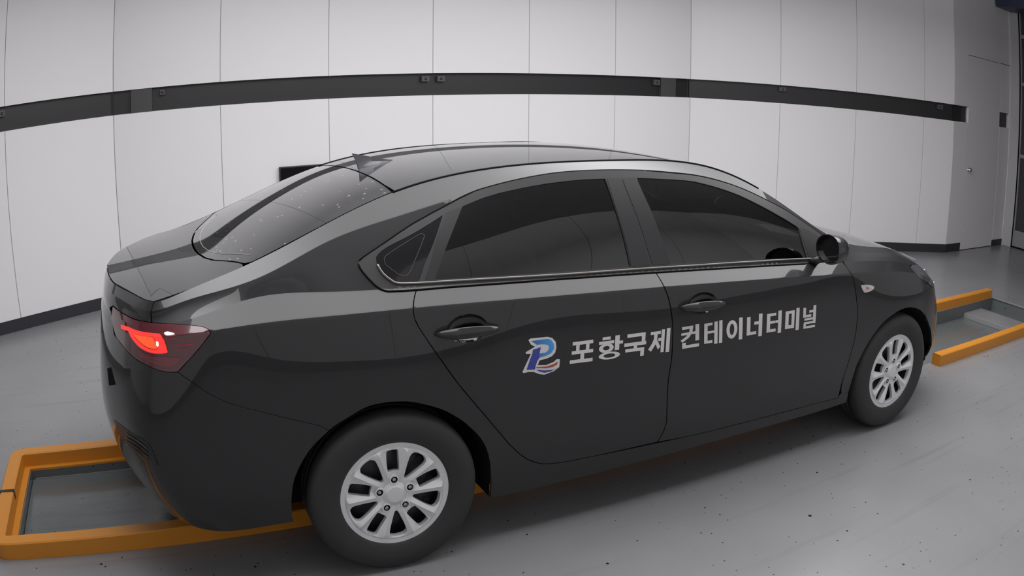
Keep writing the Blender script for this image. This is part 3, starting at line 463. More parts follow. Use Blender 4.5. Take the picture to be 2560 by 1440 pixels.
D = json.loads('''{"body_side":[[0.8512,1.26],[0.8511,1.1811],[0.8613,1.0403],[0.8738,0.9129],[0.8907,0.9041],[0.9211,0.8839],[0.9657,0.8463],[0.9824,0.8356],[1.0495,0.8042],[1.0823,0.7865],[1.0972,0.7741],[1.1062,0.7576],[1.1044,0.7521],[1.1015,0.7488],[1.0608,0.7114],[1.0052,0.667],[0.9825,0.6507],[1.0742,0.5721],[1.1022,0.5522],[1.1301,0.536],[1.1584,0.523],[1.1921,0.5099],[1.2608,0.4859],[1.421,0.4263],[1.4391,0.4168],[1.4595,0.4009],[1.4661,0.4009],[1.4805,0.4109],[1.4976,0.4202],[1.5775,0.4572],[1.606,0.465],[1.6243,0.4674],[1.6531,0.469],[1.6738,0.4689],[1.7046,0.4666],[1.7321,0.4627],[1.7512,0.4581],[1.7754,0.4501],[1.8055,0.438],[1.8357,0.4243],[1.86,0.4116],[1.8791,0.3994],[1.9051,0.3797],[1.9318,0.3573],[1.9494,0.3405],[1.9772,0.3102],[1.9963,0.2874],[2.0126,0.2648],[2.0247,0.2432],[2.0339,0.2214],[2.0413,0.198],[2.0496,0.1585],[2.0562,0.0958],[2.0598,0.0],[4.0492,0.0],[4.0455,0.0059],[4.0321,0.0764],[3.9599,0.0848],[3.9547,0.0557],[3.9453,0.0569],[3.9509,0.0579],[3.9415,0.059],[3.8411,0.0653],[3.7341,0.0701],[3.452,0.0796],[3.3055,0.0836],[2.9507,0.089],[2.38,0.1005],[2.3287,0.104],[2.2737,0.1132],[2.2624,0.1164],[2.2404,0.1256],[2.2187,0.1373],[2.1972,0.1517],[2.1656,0.1794],[2.1247,0.2226],[2.0614,0.3053],[1.9407,0.4716],[1.9071,0.5205],[1.831,0.6366],[1.7883,0.7034],[1.7792,0.7225],[1.7744,0.7431],[1.7742,0.7624],[1.7792,0.7777],[1.791,0.8054],[1.8077,0.8341],[1.8051,0.83],[1.7092,0.8324],[1.7005,0.834],[1.6911,0.8389],[1.6815,0.8478],[1.672,0.8605],[1.6616,0.8779],[1.6499,0.9021],[1.6305,0.951],[1.6277,0.9653],[1.6275,0.9768],[1.6291,0.9824],[1.6325,0.988],[1.6385,0.9938],[1.6541,1.005],[1.6766,1.0175],[1.7262,1.0433],[1.7801,1.069],[1.8208,1.0857],[1.8413,1.0927],[1.8828,1.1041],[1.9259,1.1137],[2.0206,1.1334],[2.0749,1.1428],[2.1161,1.1472],[2.3198,1.1579],[2.398,1.1633],[2.4663,1.1641],[2.6051,1.1587],[2.7999,1.1474],[2.8835,1.1404],[2.9374,1.1392],[3.002,1.1398],[3.0716,1.1428],[3.2093,1.1446],[3.4301,1.1513],[3.4682,1.1538],[3.5041,1.1582],[3.6032,1.1783],[3.6746,1.1852],[3.7135,1.1853],[3.8042,1.1779],[3.8364,1.172],[3.8511,1.1673],[3.8878,1.1492],[3.8982,1.1425],[3.9075,1.1339],[3.9152,1.1223],[3.9207,1.1074],[3.9235,1.0895],[3.9239,1.0702],[3.9186,0.9954],[3.86,1.26]],"rear_door":[[1.8054,0.8312],[2.3899,0.837],[2.7584,0.8339],[2.7633,0.8403],[2.7694,0.7907],[2.7706,0.7663],[2.7732,0.7552],[2.7878,0.725],[2.7961,0.7027],[2.8038,0.6771],[2.8136,0.6353],[2.82,0.5936],[2.8251,0.5242],[2.8265,0.4557],[2.8214,0.3963],[2.8207,0.3589],[2.8239,0.3101],[2.8354,0.1925],[2.8314,0.1687],[2.8277,0.1548],[2.806,0.0986],[2.5008,0.0978],[2.38,0.1005],[2.3391,0.103],[2.2961,0.1088],[2.2624,0.1164],[2.2295,0.1311],[2.1972,0.1517],[2.1656,0.1794],[2.1247,0.2226],[2.0614,0.3053],[1.9239,0.4957],[1.8105,0.6678],[1.7883,0.7034],[1.7766,0.7301],[1.7744,0.7431],[1.7742,0.7624],[1.788,0.7991]],"front_door":[[2.7625,0.8346],[3.2057,0.836],[3.5538,0.8357],[3.7498,0.8399],[3.8604,0.8487],[3.8774,0.8722],[3.8832,0.8397],[3.8976,0.782],[3.9009,0.7626],[3.9183,0.7331],[3.9439,0.6563],[3.9796,0.5302],[3.9832,0.5131],[3.9883,0.4779],[3.9915,0.4243],[3.989,0.3713],[3.9835,0.3346],[3.9735,0.2819],[3.9545,0.1925],[3.95,0.1633],[3.948,0.1365],[3.9497,0.099],[3.9547,0.0557],[3.9453,0.0569],[3.9509,0.0579],[3.9415,0.059],[3.8411,0.0653],[3.5844,0.076],[3.2795,0.0851],[2.9884,0.0883],[2.9401,0.0899],[2.8068,0.0984],[2.8095,0.1087],[2.8277,0.1548],[2.8314,0.1687],[2.8354,0.1925],[2.8239,0.3101],[2.8207,0.3589],[2.8214,0.3963],[2.8265,0.4557],[2.8263,0.4975],[2.8243,0.5378],[2.82,0.5936],[2.8136,0.6353],[2.8038,0.6771],[2.7961,0.7027],[2.7878,0.725],[2.7732,0.7552],[2.7706,0.7663],[2.7694,0.7907],[2.7633,0.8403]],"door_sash":[[1.9695,1.1229],[2.0379,1.1367],[2.095,1.1454],[2.4191,1.1642],[2.4926,1.1634],[2.6051,1.1587],[2.7999,1.1474],[2.8835,1.1404],[2.9688,1.1394],[3.106,1.1435],[3.2093,1.1446],[3.4301,1.1513],[3.4682,1.1538],[3.5041,1.1582],[3.6032,1.1783],[3.6746,1.1852],[3.7135,1.1853],[3.8042,1.1779],[3.8206,1.1755],[3.8511,1.1673],[3.8879,1.1494],[3.8984,1.1428],[3.9078,1.1343],[3.9154,1.1226],[3.9207,1.1074],[3.9236,1.0902],[3.9246,1.0727],[3.924,1.0547],[3.9152,0.9936],[3.9041,0.9452],[3.8766,0.8543],[3.8604,0.8487],[3.8206,0.8449],[3.7498,0.8399],[3.7116,0.8387],[3.6158,0.8365],[3.4844,0.8354],[3.2057,0.836],[2.7625,0.8346],[2.3897,0.837],[1.8228,0.8313],[1.7508,0.8312],[1.7047,0.8328],[1.6911,0.8389],[1.6768,0.8537],[1.6616,0.8779],[1.6499,0.9021],[1.6354,0.9367],[1.6291,0.9564],[1.6275,0.9768],[1.6291,0.9824],[1.6325,0.988],[1.6385,0.9938],[1.6541,1.005],[1.6875,1.0235],[1.7607,1.0601],[1.8003,1.0777],[1.8413,1.0927],[1.8618,1.0988],[1.9042,1.1091]],"glass_rear":[[2.0263,1.1043],[2.1034,1.1142],[2.1733,1.1179],[2.3727,1.1208],[2.5285,1.1208],[2.6176,1.1188],[2.6221,1.1001],[2.6463,0.9336],[2.6533,0.8572],[2.1292,0.8585],[1.8773,0.8631],[1.8848,0.8818],[1.9087,0.9295],[1.9405,0.9854],[1.9897,1.0579],[2.016,1.0932]],"glass_front":[[2.7658,1.1184],[2.8769,1.1165],[3.05,1.1184],[3.2987,1.109],[3.5544,1.0896],[3.617,1.0825],[3.6299,1.0799],[3.6342,1.074],[3.6351,1.0612],[3.6316,1.0029],[3.6307,0.9546],[3.6364,0.8796],[3.6354,0.8753],[3.5248,0.8681],[3.3726,0.8633],[3.0587,0.8593],[2.8428,0.858],[2.8094,0.9619],[2.7714,1.0885],[2.7668,1.1041]],"glass_quarter":[[1.6892,0.9802],[1.6912,0.9906],[1.6995,1.0006],[1.7151,1.0132],[1.7334,1.0226],[1.7617,1.0326],[1.834,1.0541],[1.9476,1.0926],[1.8969,1.0053],[1.8575,0.9404],[1.8444,0.9158],[1.8228,0.8694],[1.8175,0.8576],[1.7872,0.8564],[1.7637,0.8575],[1.7526,0.8593],[1.7429,0.8629],[1.7305,0.8713],[1.7188,0.8838],[1.7107,0.8951],[1.7003,0.9134],[1.6953,0.9252],[1.69,0.9431],[1.6883,0.9543]],"quarter_frit":[[1.7159,0.9656],[1.7172,0.9786],[1.7192,0.9823],[1.7292,0.9909],[1.7463,1.0008],[1.7777,1.0162],[1.8163,1.033],[1.8503,1.0451],[1.8563,1.0464],[1.8621,1.046],[1.8682,1.0377],[1.8673,1.0317],[1.8241,0.9565],[1.799,0.9098],[1.7917,0.8987],[1.7844,0.8921],[1.773,0.8908],[1.7595,0.8967],[1.7536,0.9017],[1.7337,0.9262],[1.7189,0.9479],[1.7162,0.9577]],"division_bar":[[1.959,1.0969],[2.0263,1.1043],[2.016,1.0932],[1.9897,1.0579],[1.9484,0.9978],[1.9247,0.959],[1.8927,0.898],[1.877,0.8655],[1.8409,0.865],[1.8847,0.9617],[1.897,0.9932],[1.9053,1.0111],[1.9299,1.0525]],"pillar_rear":[[2.6252,1.1198],[2.6886,1.1181],[2.6949,1.0958],[2.7448,0.8592],[2.7293,0.8574],[2.6551,0.8572],[2.6481,0.9335],[2.6332,1.0336]],"pillar_front":[[2.695,1.118],[2.7587,1.1197],[2.7898,1.0279],[2.8137,0.9483],[2.8432,0.8597],[2.8278,0.8579],[2.7539,0.8577],[2.7469,0.8813],[2.7242,0.9858],[2.7027,1.0754],[2.6982,1.0957]],"sail":[[3.6384,1.0788],[3.6378,0.9943],[3.6437,0.883],[3.6621,0.8829],[3.7011,0.8898],[3.7604,0.9026],[3.8193,0.9183],[3.8797,0.939],[3.8826,0.9523],[3.8645,1.0179],[3.858,1.0373],[3.8507,1.0541],[3.842,1.0677],[3.8314,1.0777],[3.8194,1.0848],[3.8065,1.0895],[3.7932,1.0927],[3.768,1.0967],[3.7347,1.1004],[3.714,1.1005],[3.6942,1.0983],[3.649,1.0874]],"fender":[[3.875,1.26],[4.7,1.26],[4.86,1.23],[4.4555,0.8084],[4.4942,0.7619],[4.5059,0.7515],[4.5338,0.7301],[4.5483,0.7207],[4.5794,0.7051],[4.6144,0.6918],[4.6533,0.6794],[4.6348,0.5833],[4.6246,0.5421],[4.6232,0.5228],[4.6246,0.5125],[4.6304,0.4913],[4.643,0.4614],[4.652,0.4435],[4.6723,0.4095],[4.6843,0.3941],[4.5996,0.4328],[4.5741,0.4411],[4.5263,0.4539],[4.4661,0.4628],[4.4444,0.4645],[4.4154,0.4649],[4.3786,0.4612],[4.3487,0.4571],[4.3161,0.4506],[4.2625,0.4339],[4.2242,0.4192],[4.1883,0.4005],[4.1717,0.3892],[4.1396,0.363],[4.1107,0.3343],[4.0865,0.3055],[4.0673,0.275],[4.0415,0.2266],[4.0331,0.1579],[4.0312,0.1055],[4.0321,0.0764],[3.9718,0.0789],[3.9592,0.1088],[3.9533,0.1304],[3.9527,0.1698],[3.9566,0.2058],[3.9735,0.2819],[3.9835,0.3346],[3.989,0.3713],[3.9914,0.4065],[3.9899,0.46],[3.9861,0.4957],[3.9796,0.5302],[3.9555,0.6173],[3.938,0.6751],[3.9209,0.7264],[3.9154,0.7391],[3.9008,0.7626],[3.891,0.8102],[3.8886,0.8822],[3.922,0.9972]],"rear_bumper":[[1.4625,0.3984],[1.4391,0.4168],[1.421,0.4263],[1.2608,0.4859],[1.1921,0.5099],[1.1584,0.523],[1.1301,0.536],[1.1022,0.5522],[1.0742,0.5721],[0.9824,0.6494],[0.9553,0.6525],[0.9217,0.659],[0.8425,0.6845],[0.7621,0.704],[0.7041,0.717],[0.6023,0.7349],[0.639,0.6684],[0.6217,0.6231],[0.6396,0.6041],[0.62,0.63],[0.3,0.6],[0.0,0.6],[0.0,0.0],[1.3099,0.0],[1.3068,0.0131],[1.3052,0.0362],[1.3058,0.0851],[1.308,0.1219],[1.3114,0.1539],[1.3181,0.1929],[1.3241,0.2161],[1.3316,0.2376],[1.3458,0.2674],[1.3612,0.2942],[1.3883,0.3329],[1.4052,0.3511],[1.423,0.3674]],"trunk_rear":[[0.0,1.26],[0.8352,1.26],[0.8457,1.1815],[0.8644,0.9224],[0.848,0.9335],[0.8307,0.9407],[0.8127,0.9444],[0.7349,0.9483],[0.6239,0.9606],[0.5859,0.967],[0.5336,0.9796],[0.5133,0.9821],[0.33,0.7],[0.0,0.69]],"trunk_lower":[[0.0,0.685],[0.33,0.695],[0.4407,0.9112],[0.5735,0.7383],[0.652,0.7221],[0.7276,0.712],[0.7424,0.7012],[0.7106,0.6463],[0.6577,0.6125],[0.6,0.615],[0.3,0.585],[0.0,0.585]],"lamp":[[0.5105,0.9598],[0.5318,0.9588],[0.5508,0.9564],[0.6054,0.9476],[0.7362,0.9346],[0.8151,0.93],[0.8335,0.9257],[0.851,0.9182],[0.984,0.8348],[1.0701,0.7937],[1.0866,0.7834],[1.0972,0.7741],[1.1062,0.7576],[1.1044,0.7521],[1.0689,0.7184],[1.032,0.6879],[0.9825,0.6507],[0.9606,0.6517],[0.943,0.6545],[0.9144,0.6609],[0.8425,0.6845],[0.7483,0.7073],[0.6717,0.7231],[0.6023,0.7349],[0.5074,0.7842]],"lamp_on":[[0.6465,0.8033],[0.7025,0.8114],[0.7288,0.8119],[0.7434,0.8109],[0.8515,0.7962],[0.9113,0.785],[0.9205,0.7826],[0.9328,0.76],[0.9414,0.7487],[0.9486,0.7265],[0.9516,0.7146],[0.9451,0.7123],[0.9253,0.7118],[0.899,0.7137],[0.8836,0.7158],[0.859,0.7211],[0.8226,0.7314],[0.7591,0.7561],[0.7538,0.7588],[0.7485,0.7637],[0.7311,0.7832],[0.6594,0.7764]],"lamp_inner":[[0.7608,0.7766],[0.7865,0.7754],[0.8956,0.7627],[0.9073,0.7402],[0.9124,0.7274],[0.9076,0.7248],[0.876,0.7277],[0.8454,0.7366],[0.7959,0.7559]],"lamp_bulb1":[[0.9393,0.7827],[0.9464,0.7887],[0.9506,0.79],[0.9557,0.7889],[0.9734,0.7785],[0.9817,0.7714],[0.9798,0.7672],[0.9738,0.7657],[0.9609,0.7651],[0.954,0.7661],[0.9483,0.7681],[0.9446,0.7713]],"lamp_bulb2":[[0.9062,0.748],[0.9109,0.749],[0.9158,0.748],[0.9175,0.7435],[0.917,0.7352],[0.9125,0.7332],[0.9083,0.7363]],"lamp_glow":[[0.874,0.8695],[0.8916,0.8619],[0.9236,0.8434],[1.0185,0.8069],[1.059,0.7888],[1.0745,0.7788],[1.0948,0.7608],[1.0862,0.7603],[1.0609,0.7646],[0.9948,0.7768],[0.9689,0.7832],[0.937,0.7938],[0.8789,0.8171]],"lamp_bar":[[[0.9715,0.7357],[1.0439,0.7311],[1.0434,0.7269],[0.9726,0.7308]],[[0.9792,0.7212],[1.0259,0.718],[1.0255,0.7138],[0.9803,0.7169]],[[0.942,0.7569],[0.9924,0.7542],[0.9842,0.7509],[0.9433,0.7521]]],"lamp_low":[[0.8101,0.7285],[0.8557,0.7118],[0.8767,0.7071],[1.0011,0.694],[0.9861,0.6809],[0.9779,0.6758],[0.969,0.6725],[0.9539,0.6702],[0.9345,0.6718],[0.9102,0.6771],[0.8527,0.6954],[0.8226,0.7027]],"reflector":[[0.4929,0.6183],[0.5492,0.6353],[0.6063,0.5932],[0.5229,0.5681]],"garnish":[[0.5535,0.4386],[0.5925,0.4447],[0.6272,0.4479],[0.6881,0.449],[0.7144,0.4474],[0.7789,0.4387],[0.7967,0.435],[0.812,0.43],[0.8246,0.4234],[0.8344,0.4146],[0.8412,0.4035],[0.8458,0.3904],[0.8488,0.376],[0.8552,0.3309],[0.8524,0.3217],[0.8285,0.3384],[0.8004,0.3533],[0.7676,0.3646],[0.7482,0.3683],[0.7256,0.3701],[0.7003,0.3699],[0.6259,0.364],[0.6096,0.3643],[0.5988,0.3665],[0.5918,0.3701],[0.5815,0.3786],[0.5738,0.3819]],"garnish_bar":[[[0.6896,0.428],[0.7369,0.4281],[0.7629,0.4248],[0.7744,0.422],[0.785,0.4184],[0.8042,0.4093],[0.829,0.3937]],[[0.6805,0.4068],[0.7299,0.4094],[0.7568,0.407],[0.7686,0.4045],[0.7895,0.3966],[0.8076,0.3863],[0.8238,0.3754]],[[0.669,0.3831],[0.7214,0.3889],[0.7496,0.388],[0.7619,0.3857],[0.7832,0.378],[0.8015,0.3675],[0.818,0.3563]],[[0.6543,0.3563],[0.7108,0.3664],[0.7409,0.3673],[0.7538,0.3656],[0.7758,0.3583],[0.7945,0.3477],[0.8112,0.3364]]],"filler":[[2.2033,0.1582],[2.2199,0.1599]],"indicator":[[3.9858,0.6793],[4.0286,0.6784],[4.0521,0.6745],[4.073,0.6685],[4.0879,0.6605],[4.0914,0.6574],[4.0949,0.6512],[4.0929,0.6441],[4.0864,0.6369],[4.0769,0.6312],[4.0628,0.6275],[4.0379,0.6246],[4.0199,0.6259],[4.0109,0.6329],[4.0023,0.6445],[3.9868,0.6711]],"indicator_dot":[[4.0267,0.6661],[4.0514,0.6516],[4.0325,0.6433]],"mid_crease":[[1.923,0.4738],[2.2276,0.4575],[2.392,0.4515],[2.6752,0.4435]],"headlamp":[[4.4583,0.8051],[4.4662,0.8028],[4.477,0.7842],[4.4937,0.7618],[4.519,0.7405],[4.5483,0.7207],[4.5643,0.7126],[4.6012,0.6986],[4.7136,0.6652],[4.752,0.6564],[4.7759,0.6532],[4.93,0.74],[5.1,0.8],[5.2,0.93],[5.0,1.1],[4.86,1.24]],"front_bumper":[[4.6394,0.6619],[4.614,0.5317],[4.616,0.5128],[4.6271,0.4813],[4.6368,0.4616],[4.6476,0.4437],[4.6843,0.3941],[4.7395,0.3516],[4.7758,0.3199],[4.7915,0.3026],[4.8059,0.284],[4.8197,0.2638],[4.8467,0.2195],[4.8763,0.1709],[4.8956,0.1451],[4.9764,0.1028],[4.8853,0.1437],[4.9562,0.0349],[4.9562,0.0208],[4.932,0.0066],[4.932,0.0],[4.8834,0.0],[4.8348,0.05],[4.9105,0.0],[4.8619,0.033],[4.75,0.0],[5.8049,0.0],[5.8049,1.25],[4.93,1.25],[5.02,1.1],[5.215,0.93],[5.11,0.79],[4.93,0.735],[4.763,0.6444],[4.7419,0.6478],[4.7056,0.6562],[4.6601,0.671]],"handle_r":[[1.8429,0.6916],[2.0828,0.6904]],"handle_f":[[2.8477,0.6884],[3.0824,0.6894]],"q_text1":[[2.3578,0.5933],[2.8105,0.5889],[2.8129,0.49],[2.3561,0.5017]],"q_text2":[[2.8595,0.5953],[3.6621,0.5923],[3.6746,0.4801],[2.8645,0.4933]],"q_logo":[[2.1683,0.6156],[2.3147,0.6151],[2.3187,0.4823],[2.1698,0.4884]],"belt_hi":[[1.6896,0.9542],[1.6959,0.9265],[1.7034,0.9071],[1.7147,0.8891],[1.7323,0.8678],[1.7408,0.8623],[1.7555,0.8581],[1.7999,0.8543],[1.8537,0.8529],[2.3947,0.8488],[2.97,0.8492],[3.3134,0.8538],[3.4923,0.8596],[3.6497,0.8675],[3.6959,0.8672]],"belt_lo":[[1.6276,0.9714],[1.631,0.9503],[1.6353,0.9357],[1.6497,0.9005],[1.6668,0.8664],[1.6765,0.8518],[1.6861,0.841],[1.6955,0.8346],[1.7087,0.8305],[1.7613,0.828],[1.8044,0.8274],[1.9161,0.8298],[2.3322,0.8341],[2.8537,0.8317],[3.6136,0.833]],"mould_line":[[1.6325,0.988],[1.6476,1.0008],[1.6728,1.0158],[1.7112,1.0358],[1.7801,1.069],[1.8208,1.0857],[1.8413,1.0927],[1.9059,1.1097],[2.0223,1.134],[2.095,1.1454],[2.398,1.1633],[2.4663,1.1641],[2.6051,1.1587],[2.7999,1.1474],[2.8835,1.1404],[2.9374,1.1392],[3.002,1.1398],[3.0716,1.1428],[3.2093,1.1446],[3.4301,1.1513],[3.4682,1.1538],[3.5041,1.1582],[3.6032,1.1783],[3.6749,1.1853],[3.7153,1.1861],[3.7349,1.1849],[3.7716,1.18],[3.7884,1.1763],[3.8194,1.1648],[3.8467,1.1498],[3.8808,1.1274],[3.899,1.1101],[3.9166,1.0867]],"seams":[[[2.1247,0.2226],[2.0453,0.3271],[1.9239,0.4957],[1.802,0.6808],[1.7831,0.7135],[1.7792,0.7225],[1.7752,0.7369],[1.7742,0.7624],[1.788,0.7991],[1.8077,0.8341]],[[2.38,0.1005],[2.3287,0.104],[2.2849,0.1108],[2.2624,0.1164],[2.2404,0.1256],[2.2079,0.1442],[2.1866,0.1599],[2.1656,0.1794],[2.1247,0.2226]],[[3.9547,0.0557],[3.9453,0.0569],[3.9509,0.0579],[3.9415,0.059],[3.8411,0.0653],[3.7341,0.0701],[3.452,0.0796],[3.3055,0.0836],[2.9507,0.089],[2.38,0.1005]],[[2.7515,0.8555],[2.7633,0.8403],[2.7693,0.7925],[2.7706,0.7663],[2.7732,0.7552],[2.7878,0.725],[2.8,0.6903],[2.8107,0.6494],[2.8183,0.6076],[2.8234,0.5517],[2.8266,0.4841],[2.8265,0.4557],[2.8214,0.3963],[2.8207,0.3589],[2.8239,0.3101],[2.8354,0.1925]],[[3.8886,0.8822],[3.891,0.8102],[3.9008,0.7626],[3.9183,0.7331],[3.9498,0.6368],[3.9796,0.5302],[3.9861,0.4957],[3.9899,0.46],[3.9914,0.4065],[3.989,0.3713],[3.9835,0.3346],[3.9735,0.2819],[3.9568,0.2055],[3.9491,0.1552],[3.948,0.1365],[3.9487,0.1124],[3.9547,0.0557]],[[0.9824,0.6494],[1.0742,0.5721],[1.1022,0.5522],[1.1301,0.536],[1.1584,0.523],[1.1921,0.5099],[1.2608,0.4859],[1.421,0.4263]],[[1.1067,0.759],[1.1058,0.7542],[1.1015,0.7488],[1.0689,0.7184],[1.0219,0.68],[0.9825,0.6507]],[[0.8738,0.9129],[0.8907,0.9041],[0.9211,0.8839],[0.9657,0.8463],[0.9824,0.8356],[1.0495,0.8042],[1.0823,0.7865],[1.0972,0.7741],[1.1047,0.7616]],[[4.5483,0.7207],[4.5971,0.6993],[4.6533,0.6794]]],"ditch":[1.7973,3.45],"rear_arch_xz":[[-0.3727,0.2627,0.8468],[-0.3746,0.2627,0.8467],[-0.3763,0.2788,0.8508],[-0.377,0.2986,0.8558],[-0.3761,0.3244,0.8617],[-0.3739,0.3526,0.8667],[-0.3705,0.3785,0.8699],[-0.3663,0.401,0.8719],[-0.361,0.4221,0.8733],[-0.3544,0.442,0.8743],[-0.3461,0.4609,0.8751],[-0.3364,0.4789,0.8759],[-0.3262,0.4958,0.8766],[-0.3158,0.5119,0.8773],[-0.305,0.527,0.878],[-0.2939,0.5409,0.8788],[-0.2831,0.5527,0.8795],[-0.272,0.5633,0.8802],[-0.259,0.5746,0.881],[-0.2432,0.5878,0.8819],[-0.2255,0.6018,0.8831],[-0.2076,0.6144,0.8841],[-0.1899,0.6249,0.8852],[-0.1719,0.6342,0.8861],[-0.1533,0.6432,0.8871],[-0.1338,0.6531,0.8882],[-0.1136,0.6627,0.8893],[-0.0939,0.6703,0.8902],[-0.0752,0.6749,0.8909],[-0.057,0.6774,0.8915],[-0.0381,0.6787,0.892],[-0.0179,0.6792,0.8924],[0.0029,0.6784,0.8928],[0.0233,0.6766,0.893],[0.0418,0.6741,0.8932],[0.0599,0.6706,0.8932],[0.081,0.6644,0.893],[0.1086,0.6541,0.8925],[0.1396,0.6411,0.8916],[0.1673,0.6278,0.8906],[0.1885,0.6158,0.8896],[0.2062,0.6038,0.8885],[0.2235,0.5907,0.8873],[0.2415,0.5763,0.886],[0.259,0.5607,0.8847],[0.2767,0.5429,0.8832],[0.2957,0.5218,0.8816],[0.3148,0.4983,0.8801],[0.3311,0.4746,0.8788],[0.3431,0.4515,0.8777],[0.3524,0.4282,0.8766],[0.3598,0.403,0.8753],[0.3658,0.3754,0.8735],[0.3701,0.3458,0.8709],[0.3734,0.3137,0.8672],[0.3754,0.2785,0.8616],[0.3766,0.2403,0.8542],[0.3782,0.2046,0.8466]],"front_arch_xz":[[2.3713,0.2005,0.8382],[2.3635,0.2024,0.839],[2.3563,0.2288,0.8459],[2.3506,0.2621,0.8539],[2.348,0.3078,0.8627],[2.351,0.3584,0.8694],[2.3605,0.4038,0.8738],[2.3754,0.4407,0.8767],[2.3945,0.4739,0.8791],[2.4171,0.5059,0.8814],[2.444,0.5388,0.8837],[2.4746,0.5706,0.886],[2.5074,0.5978,0.8879],[2.5432,0.6188,0.8893],[2.5814,0.6352,0.8903],[2.6178,0.6477,0.8908],[2.6512,0.6561,0.8908],[2.6826,0.6606,0.8903],[2.7108,0.6631,0.8896],[2.7339,0.6641,0.8886],[2.7532,0.6631,0.8877],[2.7733,0.6608,0.8865],[2.7962,0.6573,0.8848],[2.8201,0.6523,0.8828],[2.8442,0.6459,0.8804],[2.8678,0.6384,0.8777],[2.8916,0.6296,0.8745],[2.9163,0.6186,0.8708],[2.9422,0.6062,0.8665],[2.9695,0.5916,0.8614],[2.9993,0.5719,0.8551],[3.0347,0.5443,0.8469],[3.0739,0.511,0.8369],[3.1099,0.4767,0.8269],[3.1406,0.4425,0.8175],[3.1695,0.4069,0.807],[3.1988,0.3698,0.7931],[3.2839,0.3127,0.7377],[3.2437,0.268,0.7374],[3.2146,0.2517,0.7455],[3.1938,0.2503,0.7569],[3.1433,0.2907,0.7968],[3.1645,0.2772,0.7835]],"rw_bottom":[[-0.566,0],[-0.563,0.12],[-0.553,0.22],[-0.538,0.32],[-0.512,0.42],[-0.48,0.5],[-0.448,0.58],[-0.425,0.65]],"glyph1":[[[2.3629,0.5896],[2.4589,0.5888],[2.4571,0.5007],[2.3603,0.5035]],[[2.4804,0.5887],[2.584,0.5881],[2.5832,0.4974],[2.4788,0.5001]],[[2.597,0.588],[2.6952,0.5876],[2.6953,0.4946],[2.5963,0.497]],[[2.7083,0.5876],[2.8116,0.5875],[2.8127,0.4917],[2.7085,0.4943]]],"glyph2":[[[2.8581,0.5871],[2.955,0.5896],[2.9635,0.4955],[2.8663,0.4948]],[[2.9777,0.5901],[3.0775,0.5923],[3.0862,0.4955],[2.9862,0.4956]],[[3.0999,0.5927],[3.1925,0.5939],[3.2014,0.4942],[3.1087,0.4953]],[[3.2137,0.5941],[3.3076,0.5946],[3.3166,0.4916],[3.2226,0.4938]],[[3.3323,0.5946],[3.427,0.5946],[3.4362,0.488],[3.3414,0.4909]],[[3.4504,0.5945],[3.5406,0.5945],[3.5501,0.4844],[3.4597,0.4873]],[[3.5681,0.5945],[3.6589,0.5949],[3.6688,0.4809],[3.5777,0.4835]]],"logo_white":[[2.1909,0.6161],[2.1994,0.6206],[2.2664,0.6186],[2.2853,0.6124],[2.2995,0.5967],[2.3038,0.5764],[2.2993,0.5558],[2.2857,0.5435],[2.263,0.5373],[2.2367,0.5352],[2.2296,0.5181],[2.2637,0.5134],[2.294,0.521],[2.3064,0.5299],[2.3193,0.5269],[2.3178,0.4982],[2.2952,0.4846],[2.2572,0.4771],[2.2368,0.4827],[2.2139,0.4947],[2.1938,0.4978],[2.174,0.4962],[2.169,0.5017],[2.2013,0.5647],[2.1828,0.5668],[2.1807,0.5733],[2.217,0.5885],[2.2009,0.599]],"logo_stem":[[2.2085,0.5786],[2.2407,0.584],[2.2354,0.5611],[2.2365,0.5458],[2.2279,0.5353],[2.2213,0.5174],[2.2187,0.5035],[2.1849,0.5075],[2.1991,0.5465],[2.2075,0.5661]],"logo_bowl":[[2.202,0.6113],[2.2665,0.6113],[2.2817,0.6048],[2.2921,0.5896],[2.2938,0.5707],[2.2828,0.5557],[2.2628,0.5491],[2.234,0.5457],[2.2354,0.5611],[2.26,0.5607],[2.2711,0.569],[2.2741,0.5826],[2.2669,0.59],[2.2443,0.5946],[2.2244,0.5949],[2.2144,0.603]],"logo_red":[[2.223,0.5119],[2.2639,0.5079],[2.2942,0.5125],[2.3098,0.5206],[2.3084,0.5093],[2.2895,0.5019],[2.2615,0.5018],[2.2236,0.5083]],"logo_low":[[2.2237,0.5023],[2.2567,0.4941],[2.2898,0.4915],[2.3051,0.494],[2.2849,0.4862],[2.257,0.4846],[2.2365,0.4931]]}''')
ROWS = sorted(set([0.03,.06,.09,.12,.15,.18,.21,.25,.29,.33,.37,.41,.45,.49,.53,.57,.61,.65,.69,.72,.74,.752,.757,.7585,.76,.7615,.763,.768,.78,.80,.82,.832,.8365,.84,.8435,.848,.86,.89,.92,.95,.99,1.02,1.05,1.08,1.11,1.13,1.136,1.14,1.144,1.15,1.17,1.19,1.21,1.23,1.25]))
